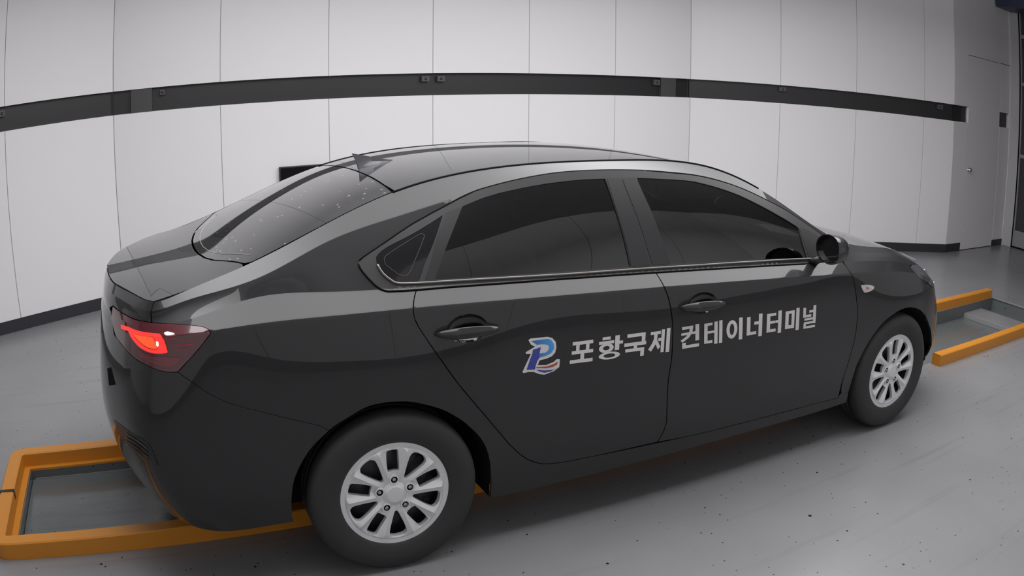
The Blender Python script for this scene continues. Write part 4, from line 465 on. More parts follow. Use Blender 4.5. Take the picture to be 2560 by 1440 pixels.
# ================================================================ THE ROOM
CX, CY, CW = (0.6614299672980472, 3.283584315537092, 0.014778102911909563)
ROOMZ = 3.60
SEAM = [(-1.374, 6.279), (-.451, 6.737), (.482, 6.737), (1.416, 6.737), (2.350, 6.737), (3.284, 6.737), (4.218, 6.737), (5.145, 6.737), (6.062, 6.320), (6.912, 5.934), (7.762, 5.547), (8.178, 5.360)]
LEFTX = [(-2.296, 5.822), (-3.218, 5.365)]
Z1, Z2 = 1.584, 1.781                       # the dark slot that runs round the room
NY = 6.737 + .12                            # near wall is the far wall mirrored across the lane
def mir(p): return (p[0], NY - .24 - p[1])
far = [(-4.9, 5.365)] + LEFTX[::-1] + SEAM + [(8.533, 5.360)]
near = [mir(p) for p in far]
def wall_run(name, pts, side, slot=True, base=True):
    """panels between consecutive points; side=+1 room lies at -y of the wall"""
    mb = MB(); sb = MB(); bb = MB(); gb_ = MB()
    for (a, b) in zip(pts[:-1], pts[1:]):
        ax, ay = a; bx, by = b; L = math.hypot(bx-ax, by-ay); an = math.atan2(by-ay, bx-ax); g = .0035
        d0, d1 = (0, .10) if side > 0 else (-.10, 0)
        mb.box((g, d0, .10), (L-g, d1, Z1), an, (ax, ay, 0)); mb.box((g, d0, Z2), (L-g, d1, ROOMZ), an, (ax, ay, 0))
        s0, s1 = (.006, .10) if side > 0 else (-.10, -.006)
        gb_.box((-.004, s0, .10), (.004, s1, Z1), an, (ax, ay, 0)); gb_.box((-.004, s0, Z2), (.004, s1, ROOMZ), an, (ax, ay, 0))
        c0, c1 = (.055, .10) if side > 0 else (-.10, -.055)
        sb.box((0, c0, Z1-.01), (L, c1, Z2+.01), an, (ax, ay, 0))
        e0, e1 = (-.004, .10) if side > 0 else (-.10, .004)
        bb.box((0, e0, 0), (L, e1, .098), an, (ax, ay, 0))
    w_ = mb.build(name, M['wall'], kind='structure'); gb_.build('panel_joint', M['joint'], w_)
    return w_, sb, bb
wb, sb, bb = wall_run('wall_back', far, 1)
wf, sf, bf = wall_run('wall_front', near, -1)
sb.build('trim_1', M['slot'], kind='structure'); sf.build('trim_2', M['slot'], kind='structure')
bb.build('baseboard_back', M['baseboard'], kind='structure'); bf.build('baseboard_front', M['baseboard'], kind='structure')
# wall stretch with the flush door, right of the far corner
mb = MB()
mb.box((8.533, 5.360, 2.432), (9.74, 5.46, ROOMZ)); mb.box((9.418, 5.360, .085), (9.72, 5.46, Z1)); mb.box((9.418, 5.360, Z2), (9.72, 5.46, 2.44))
mb.box((9.72, 5.352, 0), (9.90, 5.46, ROOMZ)); mb.box((8.533, 5.44, 0), (9.72, 5.46, 2.5))
mb.build('wall_door_side', M['wall'], kind='structure')
mb = MB(); mb.box((9.418, 5.415, Z1), (9.72, 5.44, Z2)); mb.build('trim_3', M['slot'], kind='structure')
mb = MB(); mb.box((9.418, 5.355, 0), (9.72, 5.44, .085)); mb.build('baseboard_door_side', M['baseboard'], kind='structure')
mb = MB(); mb.box((8.539, 5.362, .008), (9.412, 5.40, 2.426)); dr = mb.build('door_1', M['wall'], kind='structure', bevel=.002)
mb = MB(); mb.lathe([(0, -.052), (.018, -.052), (.027, -.042), (.028, -.030), (.018, -.020), (.012, -.012), (.024, -.006), (.026, 0), (0, 0)], 24, lambda a, b, d: (8.592+a, 5.362+d, 1.006+b))
mb.build('door_knob', M['chrome'], dr, smooth=True)
# right wall: white jamb and a big sectional shutter
mb = MB(); mb.box((9.77, 5.215, 0), (9.95, 5.352, ROOMZ)); mb.box((9.77, -1.0, 3.25), (9.95, 5.215, ROOMZ)); mb.box((9.77, -1.0, 0), (9.95, 1.2, 3.25)); mb.build('wall_right', M['jamb'], kind='structure')
mb = MB(); mb.box((9.80, 1.2, 0), (9.84, 5.20, 3.25)); sh = mb.build('door_2', M['shutter'], kind='structure')
mb = MB()
for z0, z1 in ((.02, .235), (1.215, 1.262), (2.19, 2.235), (2.84, 2.89)): mb.box((9.775, 1.2, z0), (9.80, 5.195, z1))
for yv in (5.02, 4.62, 4.22): mb.box((9.785, yv-.03, 1.26), (9.80, yv+.03, 2.19))
mb.box((9.772, 5.175, 0), (9.80, 5.215, 3.25))
mb.build('door_rail', [M['shrail']], sh)
mb = MB(); mb.box((9.771, 1.2, 0), (9.80, 5.20, .02)); mb.box((9.768, 5.196, 0), (9.776, 5.216, 3.25)); mb.build('door_seal', M['matte'], sh)
mb = MB(); mb.box((9.30, 1.4, 3.19), (9.765, 5.34, 3.45)); tag(mb.build('shutter_housing', M['blue_box'], bevel=.01), 'dark blue box housing above the big shutter, top right corner', 'housing')
# left end of the room, ceiling
mb = MB(); mb.box((-5.1, .9, 0), (-4.9, 5.70, ROOMZ)); mb.build('wall_left', M['wall'], kind='structure')
mb = MB(); mb.box((8.533, 1.06, 0), (9.95, 1.20, ROOMZ)); mb.build('wall_near_right', M['wall'], kind='structure')
mb = MB(); mb.box((-5.1, -.4, ROOMZ), (9.95, 7.0, ROOMZ+.1)); mb.build('ceiling', M['ceiling'], kind='structure')
mb = MB(); mb.box((-.55, 1.72, 2.80), (5.3, 4.85, 2.80+.06)); lt = tag(mb.build('ceiling_light', M['light']), 'large flat luminous ceiling panel above the car', 'light')
# the slot: grey posts and little sensors standing in it
def slot_box(name, x0, x1, z0, z1, y, m, d=.045, rot=0.):
    mb = MB(); mb.box((-(x1-x0)/2, 0, z0), ((x1-x0)/2, d, z1)); o = mb.build(name, m, bevel=.003); o.location = ((x0+x1)/2, y, 0); o.rotation_euler = (0, 0, rot); return o
tag(slot_box('slot_post', -.295, -.108, Z1-.009, Z2+.009, 6.747, M['post']), 'grey post closing the dark wall slot, at its left part', 'post', 'grey posts in the wall slot')
tag(slot_box('slot_post', 4.776, 4.964, Z1-.009, Z2+.009, 6.747, M['post']), 'grey post closing the dark wall slot above the car windscreen', 'post', 'grey posts in the wall slot')
for x0, x1, z0, z1, y, r, lab in [
    (-.04, .004, 1.712, 1.757, 6.75, 0, 'small dark sensor box in the wall slot just right of the left grey post'),
    (2.252, 2.325, 1.708, 1.757, 6.75, 0, 'left one of the two sensor boxes in the middle of the wall slot'),
    (2.397, 2.470, 1.706, 1.756, 6.75, 0, 'right one of the two sensor boxes in the middle of the wall slot'),
    (4.690, 4.766, 1.700, 1.756, 6.75, 0, 'small sensor box in the wall slot touching the right grey post'),
    (6.057, 6.135, 1.716, 1.760, 6.318, -.427, 'small sensor box in the right stretch of the wall slot'),
    (7.96, 8.04, 1.70, 1.756, 5.46, -.427, 'small sensor box near the right end of the wall slot'),
    (-1.43, -1.37, 1.70, 1.752, 6.285, .46, 'small sensor box at the far left end of the wall slot')]:
    o = slot_box('sensor_box', x0, x1, z0, z1, y, M['grey_paint'], .035, r); tag(o, lab, 'sensor', 'sensor boxes in the wall slot')
    mb = MB(); mb.lathe([(0, -.006), (.009, -.006), (.012, 0), (.012, .004)], 16, lambda a, b, d: (a, d, (z0+z1)/2+b)); mb.build('sensor_lens', M['gloss'], o, smooth=True)
# dark wall screen behind the car
mb = MB(); mb.box((0, -.035, 0), (.62, 0, .36)); o = mb.build('wall_screen', M['satin'], bevel=.004); o.location = (.969, 6.733, .672)
tag(o, 'black flat screen on the white wall, mostly hidden behind the rear window', 'screen')
mb = MB(); mb.box((.012, -.037, .012), (.608, -.034, .348)); mb.build('display', M['screen'], o)
# ================================================================ FLOOR WITH THE PIT
cc, ss = math.cos(CW), math.sin(CW)
def c2r(x, y): return (CX + cc*x - ss*y, CY + ss*x + cc*y)      # car lane coordinates to room
PX0, PX1, PW, PF = -1.575, 6.14, .375, .390
def frect(mb, x0, x1, y0, y1, z0, z1):
    k = len(mb.v); P = [c2r(x0, y0), c2r(x1, y0), c2r(x1, y1), c2r(x0, y1)]
    mb.v += [(a, b, z0) for a, b in P]+[(a, b, z1) for a, b in P]
    mb.f += [tuple(k+i for i in q) for q in ((0, 3, 2, 1), (4, 5, 6, 7), (0, 1, 5, 4), (1, 2, 6, 5), (2, 3, 7, 6), (3, 0, 4, 7))]
outer = [(-6, -.6), (10.6, -.6), (10.6, 7.4), (-6, 7.4)]
hole = [c2r(PX0, -PW), c2r(PX1, -PW), c2r(PX1, PF), c2r(PX0, PF)]
P_, F_, B_ = fill([outer, hole], .8)
me = bpy.data.meshes.new('floor'); 
vv = [(x, y, 0) for x, y in P_]; k = len(vv); ff = [f for f in F_]
ff = [f if np.cross(P_[f[1]]-P_[f[0]], P_[f[2]]-P_[f[0]]) > 0 else f[::-1] for f in ff]
me.from_pydata([tuple(map(float, v)) for v in vv], [], ff); link('floor', me, M['floor'], kind='structure')
mb = MB(); PD = -.115
frect(mb, PX0-.02, PX1+.02, -PW-.02, -PW, PD, -.002); frect(mb, PX0-.02, PX1+.02, PF, PF+.02, PD, -.002)
frect(mb, PX0-.02, PX0, -PW, PF, PD, -.002); frect(mb, PX1, PX1+.02, -PW, PF, PD, -.002)
mb.build('wall_pit', M['pitfloor'], kind='structure')
mb = MB(); frect(mb, PX0-.02, PX1+.02, -PW-.02, PF+.02, PD-.05, PD); mb.build('floor_pit', M['pitfloor'], kind='structure')
mb = MB(); frect(mb, PX0+.002, 2.6, -PW+.002, PF-.002, -.075, -.045); tag(mb.build('pit_plate', M['pitfloor'], bevel=.003), 'wet grey steel plate lying in the pit behind the car', 'plate')
mb = MB(); frect(mb, 5.56, 5.90, -PW+.002, PF-.002, PD, -.07); tag(mb.build('pit_step', M['floor'], bevel=.004), 'pale grey step slab at the front end of the pit', 'step')
mb = MB(); frect(mb, PX1-.012, PX1+.03, -1.9, PW+.06, -.002, .004); mb.build('trim_4', M['pitmetal'], kind='structure')
mb = MB(); frect(mb, PX0+.02, 2.4, PF-.007, PF-.003, -.045, -.038); 
tag(mb.build('pit_edge_strip', M['pitmetal']), 'thin bright metal strip along the far edge of the pit plate', 'strip')
# orange curbs
def curb_path(name, pts, label, wdt=.075, hgt=.08):
    """rail of square section along a centre path (lane coordinates)"""
    mb = MB(); N = len(pts); V = [np.array(p) for p in pts]; k = 0
    for i, p in enumerate(V):
        t = V[min(i+1, N-1)]-V[max(i-1, 0)]; t = t/np.hypot(*t); n = np.array([-t[1], t[0]])
        if 0 < i < N-1:
            t1 = (V[i]-V[i-1])/np.hypot(*(V[i]-V[i-1])); c = abs(t1@t); n = n/max(c, .5)
        A = p+n*wdt/2; Bq = p-n*wdt/2; b = .006
        sec = [(A, 0), (A, hgt-b), (A+(Bq-A)*b/wdt, hgt), (Bq+(A-Bq)*b/wdt, hgt), (Bq, hgt-b), (Bq, 0)]
        for q, z in sec: mb.v.append((*c2r(*q), z+.0005))
    for i in range(N-1):
        for j in range(6): mb.f.append((i*6+j, (i+1)*6+j, (i+1)*6+(j+1) % 6, i*6+(j+1) % 6))
    mb.f.append(tuple(range(6))); mb.f.append(tuple((N-1)*6+j for j in range(6)))
    return tag(mb.build(name, M['curb'], angle=.6), label, 'curb', 'orange curbs along the pit')
arc = lambda cx, cy_, r, a0, a1, n=5: [(cx+r*math.cos(math.radians(a0+(a1-a0)*i/n)), cy_+r*math.sin(math.radians(a0+(a1-a0)*i/n))) for i in range(n+1)]
uc = [(2.4, -.4175)]+arc(-1.60, -.3675, .05, 270, 180)+arc(-1.60, .4165, .05, 180, 90)+[(2.4, .4665)]
cb = curb_path('orange_curb', uc, 'orange painted curb frame, U shaped, around the pit behind the car')
curb_path('orange_curb', [(3.86, -.4275), (7.4, -.470)], 'orange straight curb rail in front of the car, nearer to the camera')
curb_path('orange_curb', [(3.0, .450), (6.12, .435)], 'orange straight curb rail in front of the car, on the far side')
mb = MB(); frect(mb, -1.6895, -1.6105, .02, .042, .04, .083); tag(mb.build('tape_strap', M['tape']), 'black tape strap wrapped over the left end of the orange curb', 'tape')
mb = MB(); frect(mb, -1.6115, -1.577, -.379, .428, .001, .012); frect(mb, -1.577, 2.3, .392, .428, .001, .012)
mb.build('flange', M['curb'], cb)
# ================================================================ THE CAR
POSE = (0.6614321459589301, 3.2834369013329376, -0.015357953919751735, -0.019198621771937627)
car = empty('car', POSE[:3], 'black four-door sedan with Korean lettering and a blue logo on its doors', 'car', CW)
car.rotation_euler = (POSE[3], 0, CW)
sk = skin
S0 = dict(gy=ROWS, step=.028)
def right(name, key, m, parent=car, **k):
    kk = dict(S0); kk.update(k); nc = kk.pop('nclip', None); nfn = kk.pop('nfun', None)
    if nfn: return sk(name, D[key], S, nfn, m, parent, **kk)
    return sk(name, D[key] if isinstance(key, str) else key, S, (lambda s_, t_: SN(s_, np.minimum(t_, nc))) if nc else SN, m, parent, **kk)
def rail_n(s_, t_): return SN(s_, np.where((s_ > 1.99) & (s_ < 3.75) & (t_ > 1.08) & (t_ < 1.147), 1.147, t_))
def ell(cs, ct, a, b, n=28, tw=0.): return [(cs+a*math.cos(2*PI*i/n)*math.cos(tw)-b*math.sin(2*PI*i/n)*math.sin(tw), ct+a*math.cos(2*PI*i/n)*math.sin(tw)+b*math.sin(2*PI*i/n)*math.cos(tw)) for i in range(n)]
SHELL = [None]
def side_parts(side):
    r = dict(side=side)
    right('body_side', 'body_side', M['paint'], nfun=rail_n, gap=.0009, **r)
    fe = right('fender', 'fender', M['paint'], gap=.0022, **r)
    hd = {}
    for dn, hk in (('rear_door', 'handle_r'), ('front_door', 'handle_f')):
        (s0, t0), (s1, t1) = D[hk]; cs, ct = (s0+s1)/2-.012, (t0+t1)/2-.006; L = s1-s0
        cup = ell(cs+.012, ct-.004, .074, .047)
        do = right(dn, dn, M['paint'], nclip=.834, gap=.0024, holes=[cup], **r)
        a_, b_ = .074, .047
        right('handle_cup', cup, M['gloss'], do, rim=0, gy=None, step=.008, disp=lambda s, t: -.028*np.clip(1-(((s-cs-.012)/a_)**2+((t-ct+.004)/b_)**2), 0, 1)**.6-.0005, **r)
        # grip: a curved bar standing off the door, thick at its rear end
        mb = MB(); U = np.linspace(0, 1, 25); n = 14
        sg = -1 if side == 1 else 1
        for i, u in enumerate(U):
            s_ = s0 + L*u; bulge = math.sin(PI*min(max(u, 0), 1))**.45; hh = (.0235*(1-.22*u))*max(bulge, .12); outd = .040*bulge+.002
            p = S(s_, ct-.010)[0]; nn = SN(s_, ct-.010)[0]
            for j in range(n):
                a = 2*PI*j/n; dz = math.copysign(abs(math.cos(a))**1.5, math.cos(a)); dn_ = math.copysign(abs(math.sin(a))**1.5, math.sin(a))
                th = (.0125 if .30 < u < .80 else .024)*max(bulge, .2)
                q = p+nn*(outd-.012*bulge+dn_*th*(.8 if dn_ > 0 else 1.))+np.array([0, 0, 1])*(dz*hh)
                mb.v.append((q[0], sg*q[1], q[2]))
        for i in range(24):
            for j in range(n): mb.f.append((i*n+j, (i+1)*n+j, (i+1)*n+(j+1) % n, i*n+(j+1) % n))
        mb.f.append(tuple(range(n))); mb.f.append(tuple(24*n+j for j in range(n)))
        mb.build('door_handle', M['paint'], do, smooth=True)
        hd[dn] = do
    # window surround with openings, glass set a little deeper
    su = right('window_surround', 'door_sash', M['mould'], nclip=1.134, off=.0012, rim=.006, gap=.0004, step=.03, holes=[D['glass_rear'], D['glass_front'], D['glass_quarter']], **r)
    right('rear_door_glass', D['glass_rear'], M['glass'], hd['rear_door'], off=-.004, rim=0, **r)
    right('front_door_glass', D['glass_front'], M['glass'], hd['front_door'], off=-.004, rim=0, **r)
    gq = right('quarter_glass', D['glass_quarter'], M['gloss'], car, off=-.0022, rim=0, **r)
    sg = -1 if side == 1 else 1
    def rod(name, key, rad, m, parent, off=.002, closed=True, pts=None, n=6):
        L = resample(pts if pts is not None else D[key], .025, closed); A = np.array(L); X = S(A[:, 0], A[:, 1])+SN(A[:, 0], A[:, 1])*off
        mb = MB(); mb.tube([(x, sg*w_, z) for x, w_, z in X], rad, n, closed); return mb.build(name, m, parent, smooth=True)
    rod('frit_line', 'quarter_frit', .0011, M['mould'], gq, off=-.0018)
    right('division_bar', 'division_bar', M['satin'], hd['rear_door'], off=.0018, rim=.006, **r)
    right('pillar_cover', 'pillar_rear', M['satin'], hd['rear_door'], off=.0032, rim=.008, gap=.0006, **r)
    right('pillar_cover', 'pillar_front', M['satin'], hd['front_door'], off=.0032, rim=.008, gap=.0006, **r)
    right('mirror_sail', 'sail', M['satin'], hd['front_door'], off=.0025, rim=.006, **r)
    # belt moulding: bright lower edge of the windows, and the thin drip line below
    right_m = D['belt_hi']; rod('belt_moulding', None, .0042, M['belt'], su, off=.0045, closed=False, pts=right_m, n=8)
    rod('belt_seal', None, .0030, M['matte'], su, off=.0018, closed=False, pts=D['belt_lo'], n=6)
    rod('window_groove', None, .0035, M['matte'], su, off=-.0005, closed=False, pts=D['mould_line'], n=6)
    rod('roof_ditch', None, .0050, M['matte'], car, off=-.0015, closed=False, pts=[(s_, TV[-1]) for s_ in np.linspace(D['ditch'][0], D['ditch'][1], 50)], n=6)
    # lamps and marks
    tl = right('tail_light', 'lamp', M['lens_red'], gap=.0016, rim=.010, **r)
    right('lamp_ring', 'lamp_on', M['glow'], tl, off=.0020, rim=0, step=.01, gy=None, holes=[D['lamp_inner']], **r)
    right('lamp_core', 'lamp_inner', M['glow_in'], tl, off=.0022, rim=0, step=.01, gy=None, gap=.002, **r)
    for kk in ('lamp_bulb1', 'lamp_bulb2'): right('lamp_bulb', kk, M['bulb'], tl, off=.0032, rim=0, step=.01, gy=None, **r)
    for kk in D['lamp_bar']: right('lamp_bar', kk, M['lens_bar'], tl, off=.0012, rim=0, step=.01, gy=None, **r)
    right('lamp_reflector', 'lamp_low', M['lens_low'], tl, off=.0012, rim=0, step=.01, gy=None, **r)
    hl = right('headlight', 'headlamp', M['lens_grey'], gap=.0015, **r)
    rod('running_light', None, .006, M['lens_clear'], hl, off=.001, closed=False, pts=[(4.90, .765), (4.99, .80), (5.07, .86), (5.10, .95)])
    rod('running_light', None, .003, M['chrome'], hl, off=.001, closed=False, pts=[(4.72, .93), (4.86, .91), (4.98, .93)])
    iv = right('side_indicator', 'indicator', M['lens_clear'], fe, off=.004, rim=.006, gy=None, step=.01, **r)
    right('indicator_bulb', 'indicator_dot', M['red_vinyl'], iv, off=.0046, rim=0, gy=None, step=.01, **r)
    # wheel arch liners
    for nm, cx0, P in (('arch_liner', 0.0, D['rear_arch_xz']), ('arch_liner', 2.7, D['front_arch_xz'])):
        mb = MB(); W = [.868, .80, .70, .60, .50]
        for i, (x, z, ws_) in enumerate(P):
            for w_ in W: mb.v.append((x, sg*min(w_, ws_-.014-(.868-w_)*.9), z))
        m_ = len(W)
        for i in range(len(P)-1):
            for j in range(m_-1): mb.f.append((i*m_+j, (i+1)*m_+j, (i+1)*m_+j+1, i*m_+j+1))
        k = len(mb.v); mb.v.append((cx0, sg*.50, .25))
        for i in range(len(P)-1): mb.f.append((i*m_+m_-1, (i+1)*m_+m_-1, k))
        mb.build(nm, M['liner'], car, smooth=False)
    # inner lining behind the seams
    for pts in D['seams']: rod('seam_lining', None, .010, M['matte'], car, off=-.020, closed=False, pts=pts, n=5)
    # mirror
    mb = MB(); hx, hw, hz = 1.985, .965, 1.046
    U = np.linspace(0, 1, 13); n = 28
    for u in U:
        x = hx-.045+.125*u; k = math.sqrt(max(1-(u*.985)**2.2, .0004))
        for j in range(n):
            a = 2*PI*j/n; ca, sa = math.cos(a), math.sin(a)
            yy = .088*np.sign(ca)*abs(ca)**.75*k; zz = .066*np.sign(sa)*abs(sa)**.8*k
            if ca < 0: zz *= 1-.28*abs(ca)
            mb.v.append((x+.03*(yy/.088)*-.6, sg*(hw+yy*(1 if True else 1)), hz+zz+.004*k))
    for i in range(len(U)-1):
        for j in range(n): mb.f.append((i*n+j, (i+1)*n+j, (i+1)*n+(j+1) % n, i*n+(j+1) % n))
    mb.f.append(tuple((len(U)-1)*n+j for j in range(n)))
    mr = mb.build('wing_mirror', M['paint'], car, smooth=True)
    mb = MB(); k0 = 0
    for sc_, dx in ((1.0, -.0005), (.90, -.001), (.88, .016), (0.0, .016)):
        for j in range(n):
            a = 2*PI*j/n; ca, sa = math.cos(a), math.sin(a)
            yy = .088*np.sign(ca)*abs(ca)**.75*sc_; zz = .066*np.sign(sa)*abs(sa)**.8*sc_
            if ca < 0: zz *= 1-.28*abs(ca)
            mb.v.append((hx-.045+dx-.018*(yy/.088), sg*(hw+yy), hz+zz+.004))
    for i in range(3):
        for j in range(n): mb.f.append((i*n+j, (i+1)*n+j, (i+1)*n+(j+1) % n, i*n+(j+1) % n))
    mb.build('mirror_glass', M['gloss'], mr, smooth=False)
    mb = MB(); mb.tube([(hx-.01, sg*(hw-.06), hz-.055), (hx, sg*(hw-.10), hz-.070), (hx+.005, sg*.838, hz-.082)], [.030, .028, .034], 12, flat=.55); mb.build('mirror_foot', M['satin'], mr, smooth=True)
    # wheels
    for cx0 in (0.0, 2.7):
        wc = .786
        zw = .316+(.0112 if side == 1 else .0335)*0+(-.0008 if side == 1 else .0305)
        f = lambda a, b, d: (cx0+a, sg*(wc+d), zw+b)
        mb = MB(); mb.lathe([(.200, .070), (.203, .088), (.212, .094), (.225, .097), (.245, .1015), (.262, .1028), (.280, .101), (.296, .096), (.3075, .086), (.3135, .072), (.316, .050), (.316, .020), (.309, .018), (.309, .012), (.316, .010), (.316, -.010), (.309, -.012), (.309, -.018), (.316, -.020), (.316, -.05), (.3135, -.072), (.3075, -.086), (.296, -.096), (.262, -.1028), (.225, -.097), (.203, -.088)], 96, f)
        wh = mb.build('wheel', M['rubber'], car, smooth=True, recalc=True)
        mb = MB(); mb.lathe([(.204, .084), (.206, .070), (.198, .060), (.190, .02), (.186, -.02), (.190, -.085)], 64, f)
        mb.lathe([(.186, .020), (.150, .034), (.120, .040), (.085, .030), (.06, .034), (0, .034)], 48, f)
        for i in range(10):
            a = 2*PI*i/10+.1; r_ = .150
            mb.lathe([(0, .041), (.013, .041), (.013, .030)], 12, lambda p_, q_, d_, a=a, r_=r_: f(r_*math.cos(a)+p_, r_*math.sin(a)+q_, d_-.002))
        rm = mb.build('steel_rim', M['steel'], wh, smooth=False, angle=.5)
        # wheel cover with ten openings
        R_ = .216; wins = []
        for i in range(5):
            a = math.radians(90+72*i)
            def rot(P, a=a): return [(r*math.cos(a)-t*math.sin(a), r*math.sin(a)+t*math.cos(a)) for r, t in P]
            wins.append(rot([(.092, -.0175), (.094, -.021), (.120, -.0225), (.150, -.0225), (.170, -.0215), (.1755, -.016), (.177, 0), (.1755, .016), (.170, .0215), (.150, .0225), (.120, .0225), (.094, .021), (.092, .0175)]))
            a = math.radians(90+72*i+36)
            wins.append([(r*math.cos(a)-t*math.sin(a), r*math.sin(a)+t*math.cos(a)) for r, t in [(.070, -.004), (.080, -.0095), (.100, -.017), (.125, -.026), (.148, -.0325), (.160, -.033), (.170, -.025), (.174, -.012), (.1745, 0), (.174, .012), (.170, .025), (.160, .033), (.148, .0325), (.125, .026), (.100, .017), (.080, .0095), (.070, .004)]])
        rim_ = [(R_*math.cos(2*PI*i/96), R_*math.sin(2*PI*i/96)) for i in range(96)]
        GP = [(r_*math.cos(math.radians(a_)), r_*math.sin(math.radians(a_))) for r_ in (.012, .022, .030, .036, .048, .056, .064, .072, .080, .090, .101, .112, .124, .136, .148, .158, .165, .172, .180, .186, .192, .199, .205, .209, .2125)
              for a_ in sorted(set([18*k_/4. for k_ in range(80)]+[90+72*k_+e_ for k_ in range(5) for e_ in (17.5, -17.5)])) if r_ > .05 or a_ % 18 < .01]
        LG = [(.0595*math.cos(math.radians(90+72*i)), .0595*math.sin(math.radians(90+72*i))) for i in range(5)]
        GP = [g for g in GP if min(math.hypot(g[0]-l[0], g[1]-l[1]) for l in LG) > .0200]
        GP += [(l[0]+r_*math.cos(2*PI*k_/16), l[1]+r_*math.sin(2*PI*k_/16)) for l in LG for r_ in (.0150, .0170, .0188) for k_ in range(16)]
        lugs = [[(l[0]+.0126*math.cos(2*PI*k_/20), l[1]+.0126*math.sin(2*PI*k_/20)) for k_ in range(20)] for l in LG]
        P, F, B = fill([rim_]+wins+lugs, .0062, pts=GP)
        rr = np.hypot(P[:, 0], P[:, 1]); th = np.degrees(np.arctan2(P[:, 1], P[:, 0]))-90
        # spokes: centre lines between the openings, faceted ridge
        q = np.mod(th, 72.); q = np.minimum(q, 72-q)           # 0 at a lug, 36 between
        sc0 = 17.5; ph = q-sc0                                   # + towards the wide opening
        h = np.interp(rr, [0, .030, .036, .048, .075, .12, .165, .180, .186, .205, .2125, .216], [.006, .0055, .002, -.004, -.003, .001, .005, .0055, .000, .003, .001, -.010])
        spoke = np.clip((rr-.05)/.03, 0, 1)*np.clip((.186-rr)/.012, 0, 1)
        dm = np.abs(np.radians(ph))*rr
        h = h + spoke*(.0075-np.where(ph > 0, .34, .62)*dm).clip(-.004)
        lug = np.minimum.reduce([np.hypot(P[:, 0]-.0595*math.cos(math.radians(90+72*i)), P[:, 1]-.0595*math.sin(math.radians(90+72*i))) for i in range(5)])
        h = np.where(lug < .0172, .004, h)
        verts = [f(p[0], p[1], .083+hh) for p, hh in zip(P, h)]; faces = list(F)
        for L in B[1:]:
            k = len(verts); L = [i for i in L if i is not None]
            for i in L:
                verts.append(f(P[i][0], P[i][1], .083+h[i])); verts.append(f(P[i][0]*.985, P[i][1]*.985, .083+h[i]-.017))
            n_ = len(L)
            for j in range(n_): a = k+2*j; b = k+2*((j+1) % n_); faces.append((a, b, b+1, a+1))
        mb = MB(); mb.v = verts; mb.f = faces
        cv = mb.build('wheel_cover', M['cap'], wh, angle=.42, recalc=False)
        for i in range(5):
            a = math.radians(90+72*i); lx, lz = .0595*math.cos(a), .0595*math.sin(a)
            mb = MB(); mb.lathe([(0, .0700), (.0122, .0700), (.0124, .0850)], 20, lambda p_, q_, d_: f(lx+p_, lz+q_, d_)); mb.build('nut_recess', M['matte'], wh, smooth=True)
            mb = MB(); mb.lathe([(0, .0895), (.0045, .0890), (.0075, .0865), (.0082, .083), (.0082, .072)], 6, lambda p_, q_, d_: f(lx+p_, lz+q_, d_)); mb.build('lug_nut', M['nut'], wh, smooth=False, angle=.4)
M['lens_low'] = mat('deep_red_reflector', (.16, .010, .018), .25, coat=1.0)
M['belt'] = mat('belt_strip', (.20, .185, .17), .28, metal=.5)
side_parts(1)
side_parts(-1)
# bumpers, trunk lid, rear reflector (both sides in one mesh)
rb = sk('rear_bumper', D['rear_bumper'], S, SN, M['paint'], car, gap=.0006, both=True, **S0)
for side in (1, -1):
    sg = -side
    rf = right('bumper_reflector', 'reflector', M['matte'], rb, off=.0015, rim=.004, gy=None, side=side)
    right('bumper_garnish', 'garnish', M['satin'], rb, off=.002, rim=.005, gy=None, side=side)
    for pts in D['garnish_bar']:
        A = np.array(resample(pts, .02, False)); X = S(A[:, 0], A[:, 1])+SN(A[:, 0], A[:, 1])*.005
        mb = MB(); mb.tube([(x, sg*w_, z) for x, w_, z in X], .0022, 6); mb.build('garnish_bar', M['mould'], rb, smooth=True)
tr = sk('trunk_lid', D['trunk_rear'], S, SN, M['paint'], car, both=True, gap=.0, rim=.006, **S0)
def Tl(u, v): return T(u, v)
def trunk_top():
    e = S(np.linspace(0, SU[3], 14), np.full(14, TV[-1])); rear = [(p[0], p[1]) for p in e]
    xs = np.linspace(-.752, -.430, 14)[1:]; side = [(x, float(_WL(x))) for x in xs]
    gb = D['rw_bottom']
    half = rear+side+[(x-.004, w_) for x, w_ in gb[::-1] if w_ > 0]
    full = half+[(gb[0][0]-.004, 0)]+[(x, -w_) for x, w_ in half[::-1]]
    return full
sk('trunk_top', trunk_top(), T, TN, M['paint'], tr, step=.035, rim=.006, gap=.0022)
sk('trunk_panel', D['trunk_lower'], S, SN, M['paint'], tr, both=True, gap=.001, rim=.006, **S0)
# rear window
gb = D['rw_bottom']; xs = np.linspace(-.40, .118, 16)
half = [(x, w_) for x, w_ in gb]+[(x, float(_WL(x))-.010) for x in xs]+[(.124, .50), (.130, .30), (.132, .12)]
full = half+[(x, -w_) for x, w_ in half[::-1] if w_ > 0]
rw = sk('rear_window', full, T, TN, M['rear_glass'], car, step=.03, rim=.004, gap=.002, off=-.001)
def tline(name, pts, rad, m, parent, off=0.):
    A = np.array(resample(pts, .03, False)); X = T(A[:, 0], A[:, 1])+TN(A[:, 0], A[:, 1])*off
    mb = MB(); mb.tube([(x, -w_, z) for x, w_, z in X], rad, 6); return mb.build(name, m, parent, smooth=True)
tline('window_seal', [(-.545, -.31)]+[(x+.035, w_*.93) for x, w_ in D['rw_bottom']][::-1][:0]+[(-.52+.0*w_, w_) for w_ in (-.30, -.1, .1)][:0]+[(x+.032, -w_*.92) for x, w_ in D['rw_bottom'][::-1]][1:]+[(x+.032, w_*.92) for x, w_ in D['rw_bottom']][1:], .0012, M['shrail'], rw, -.0006)
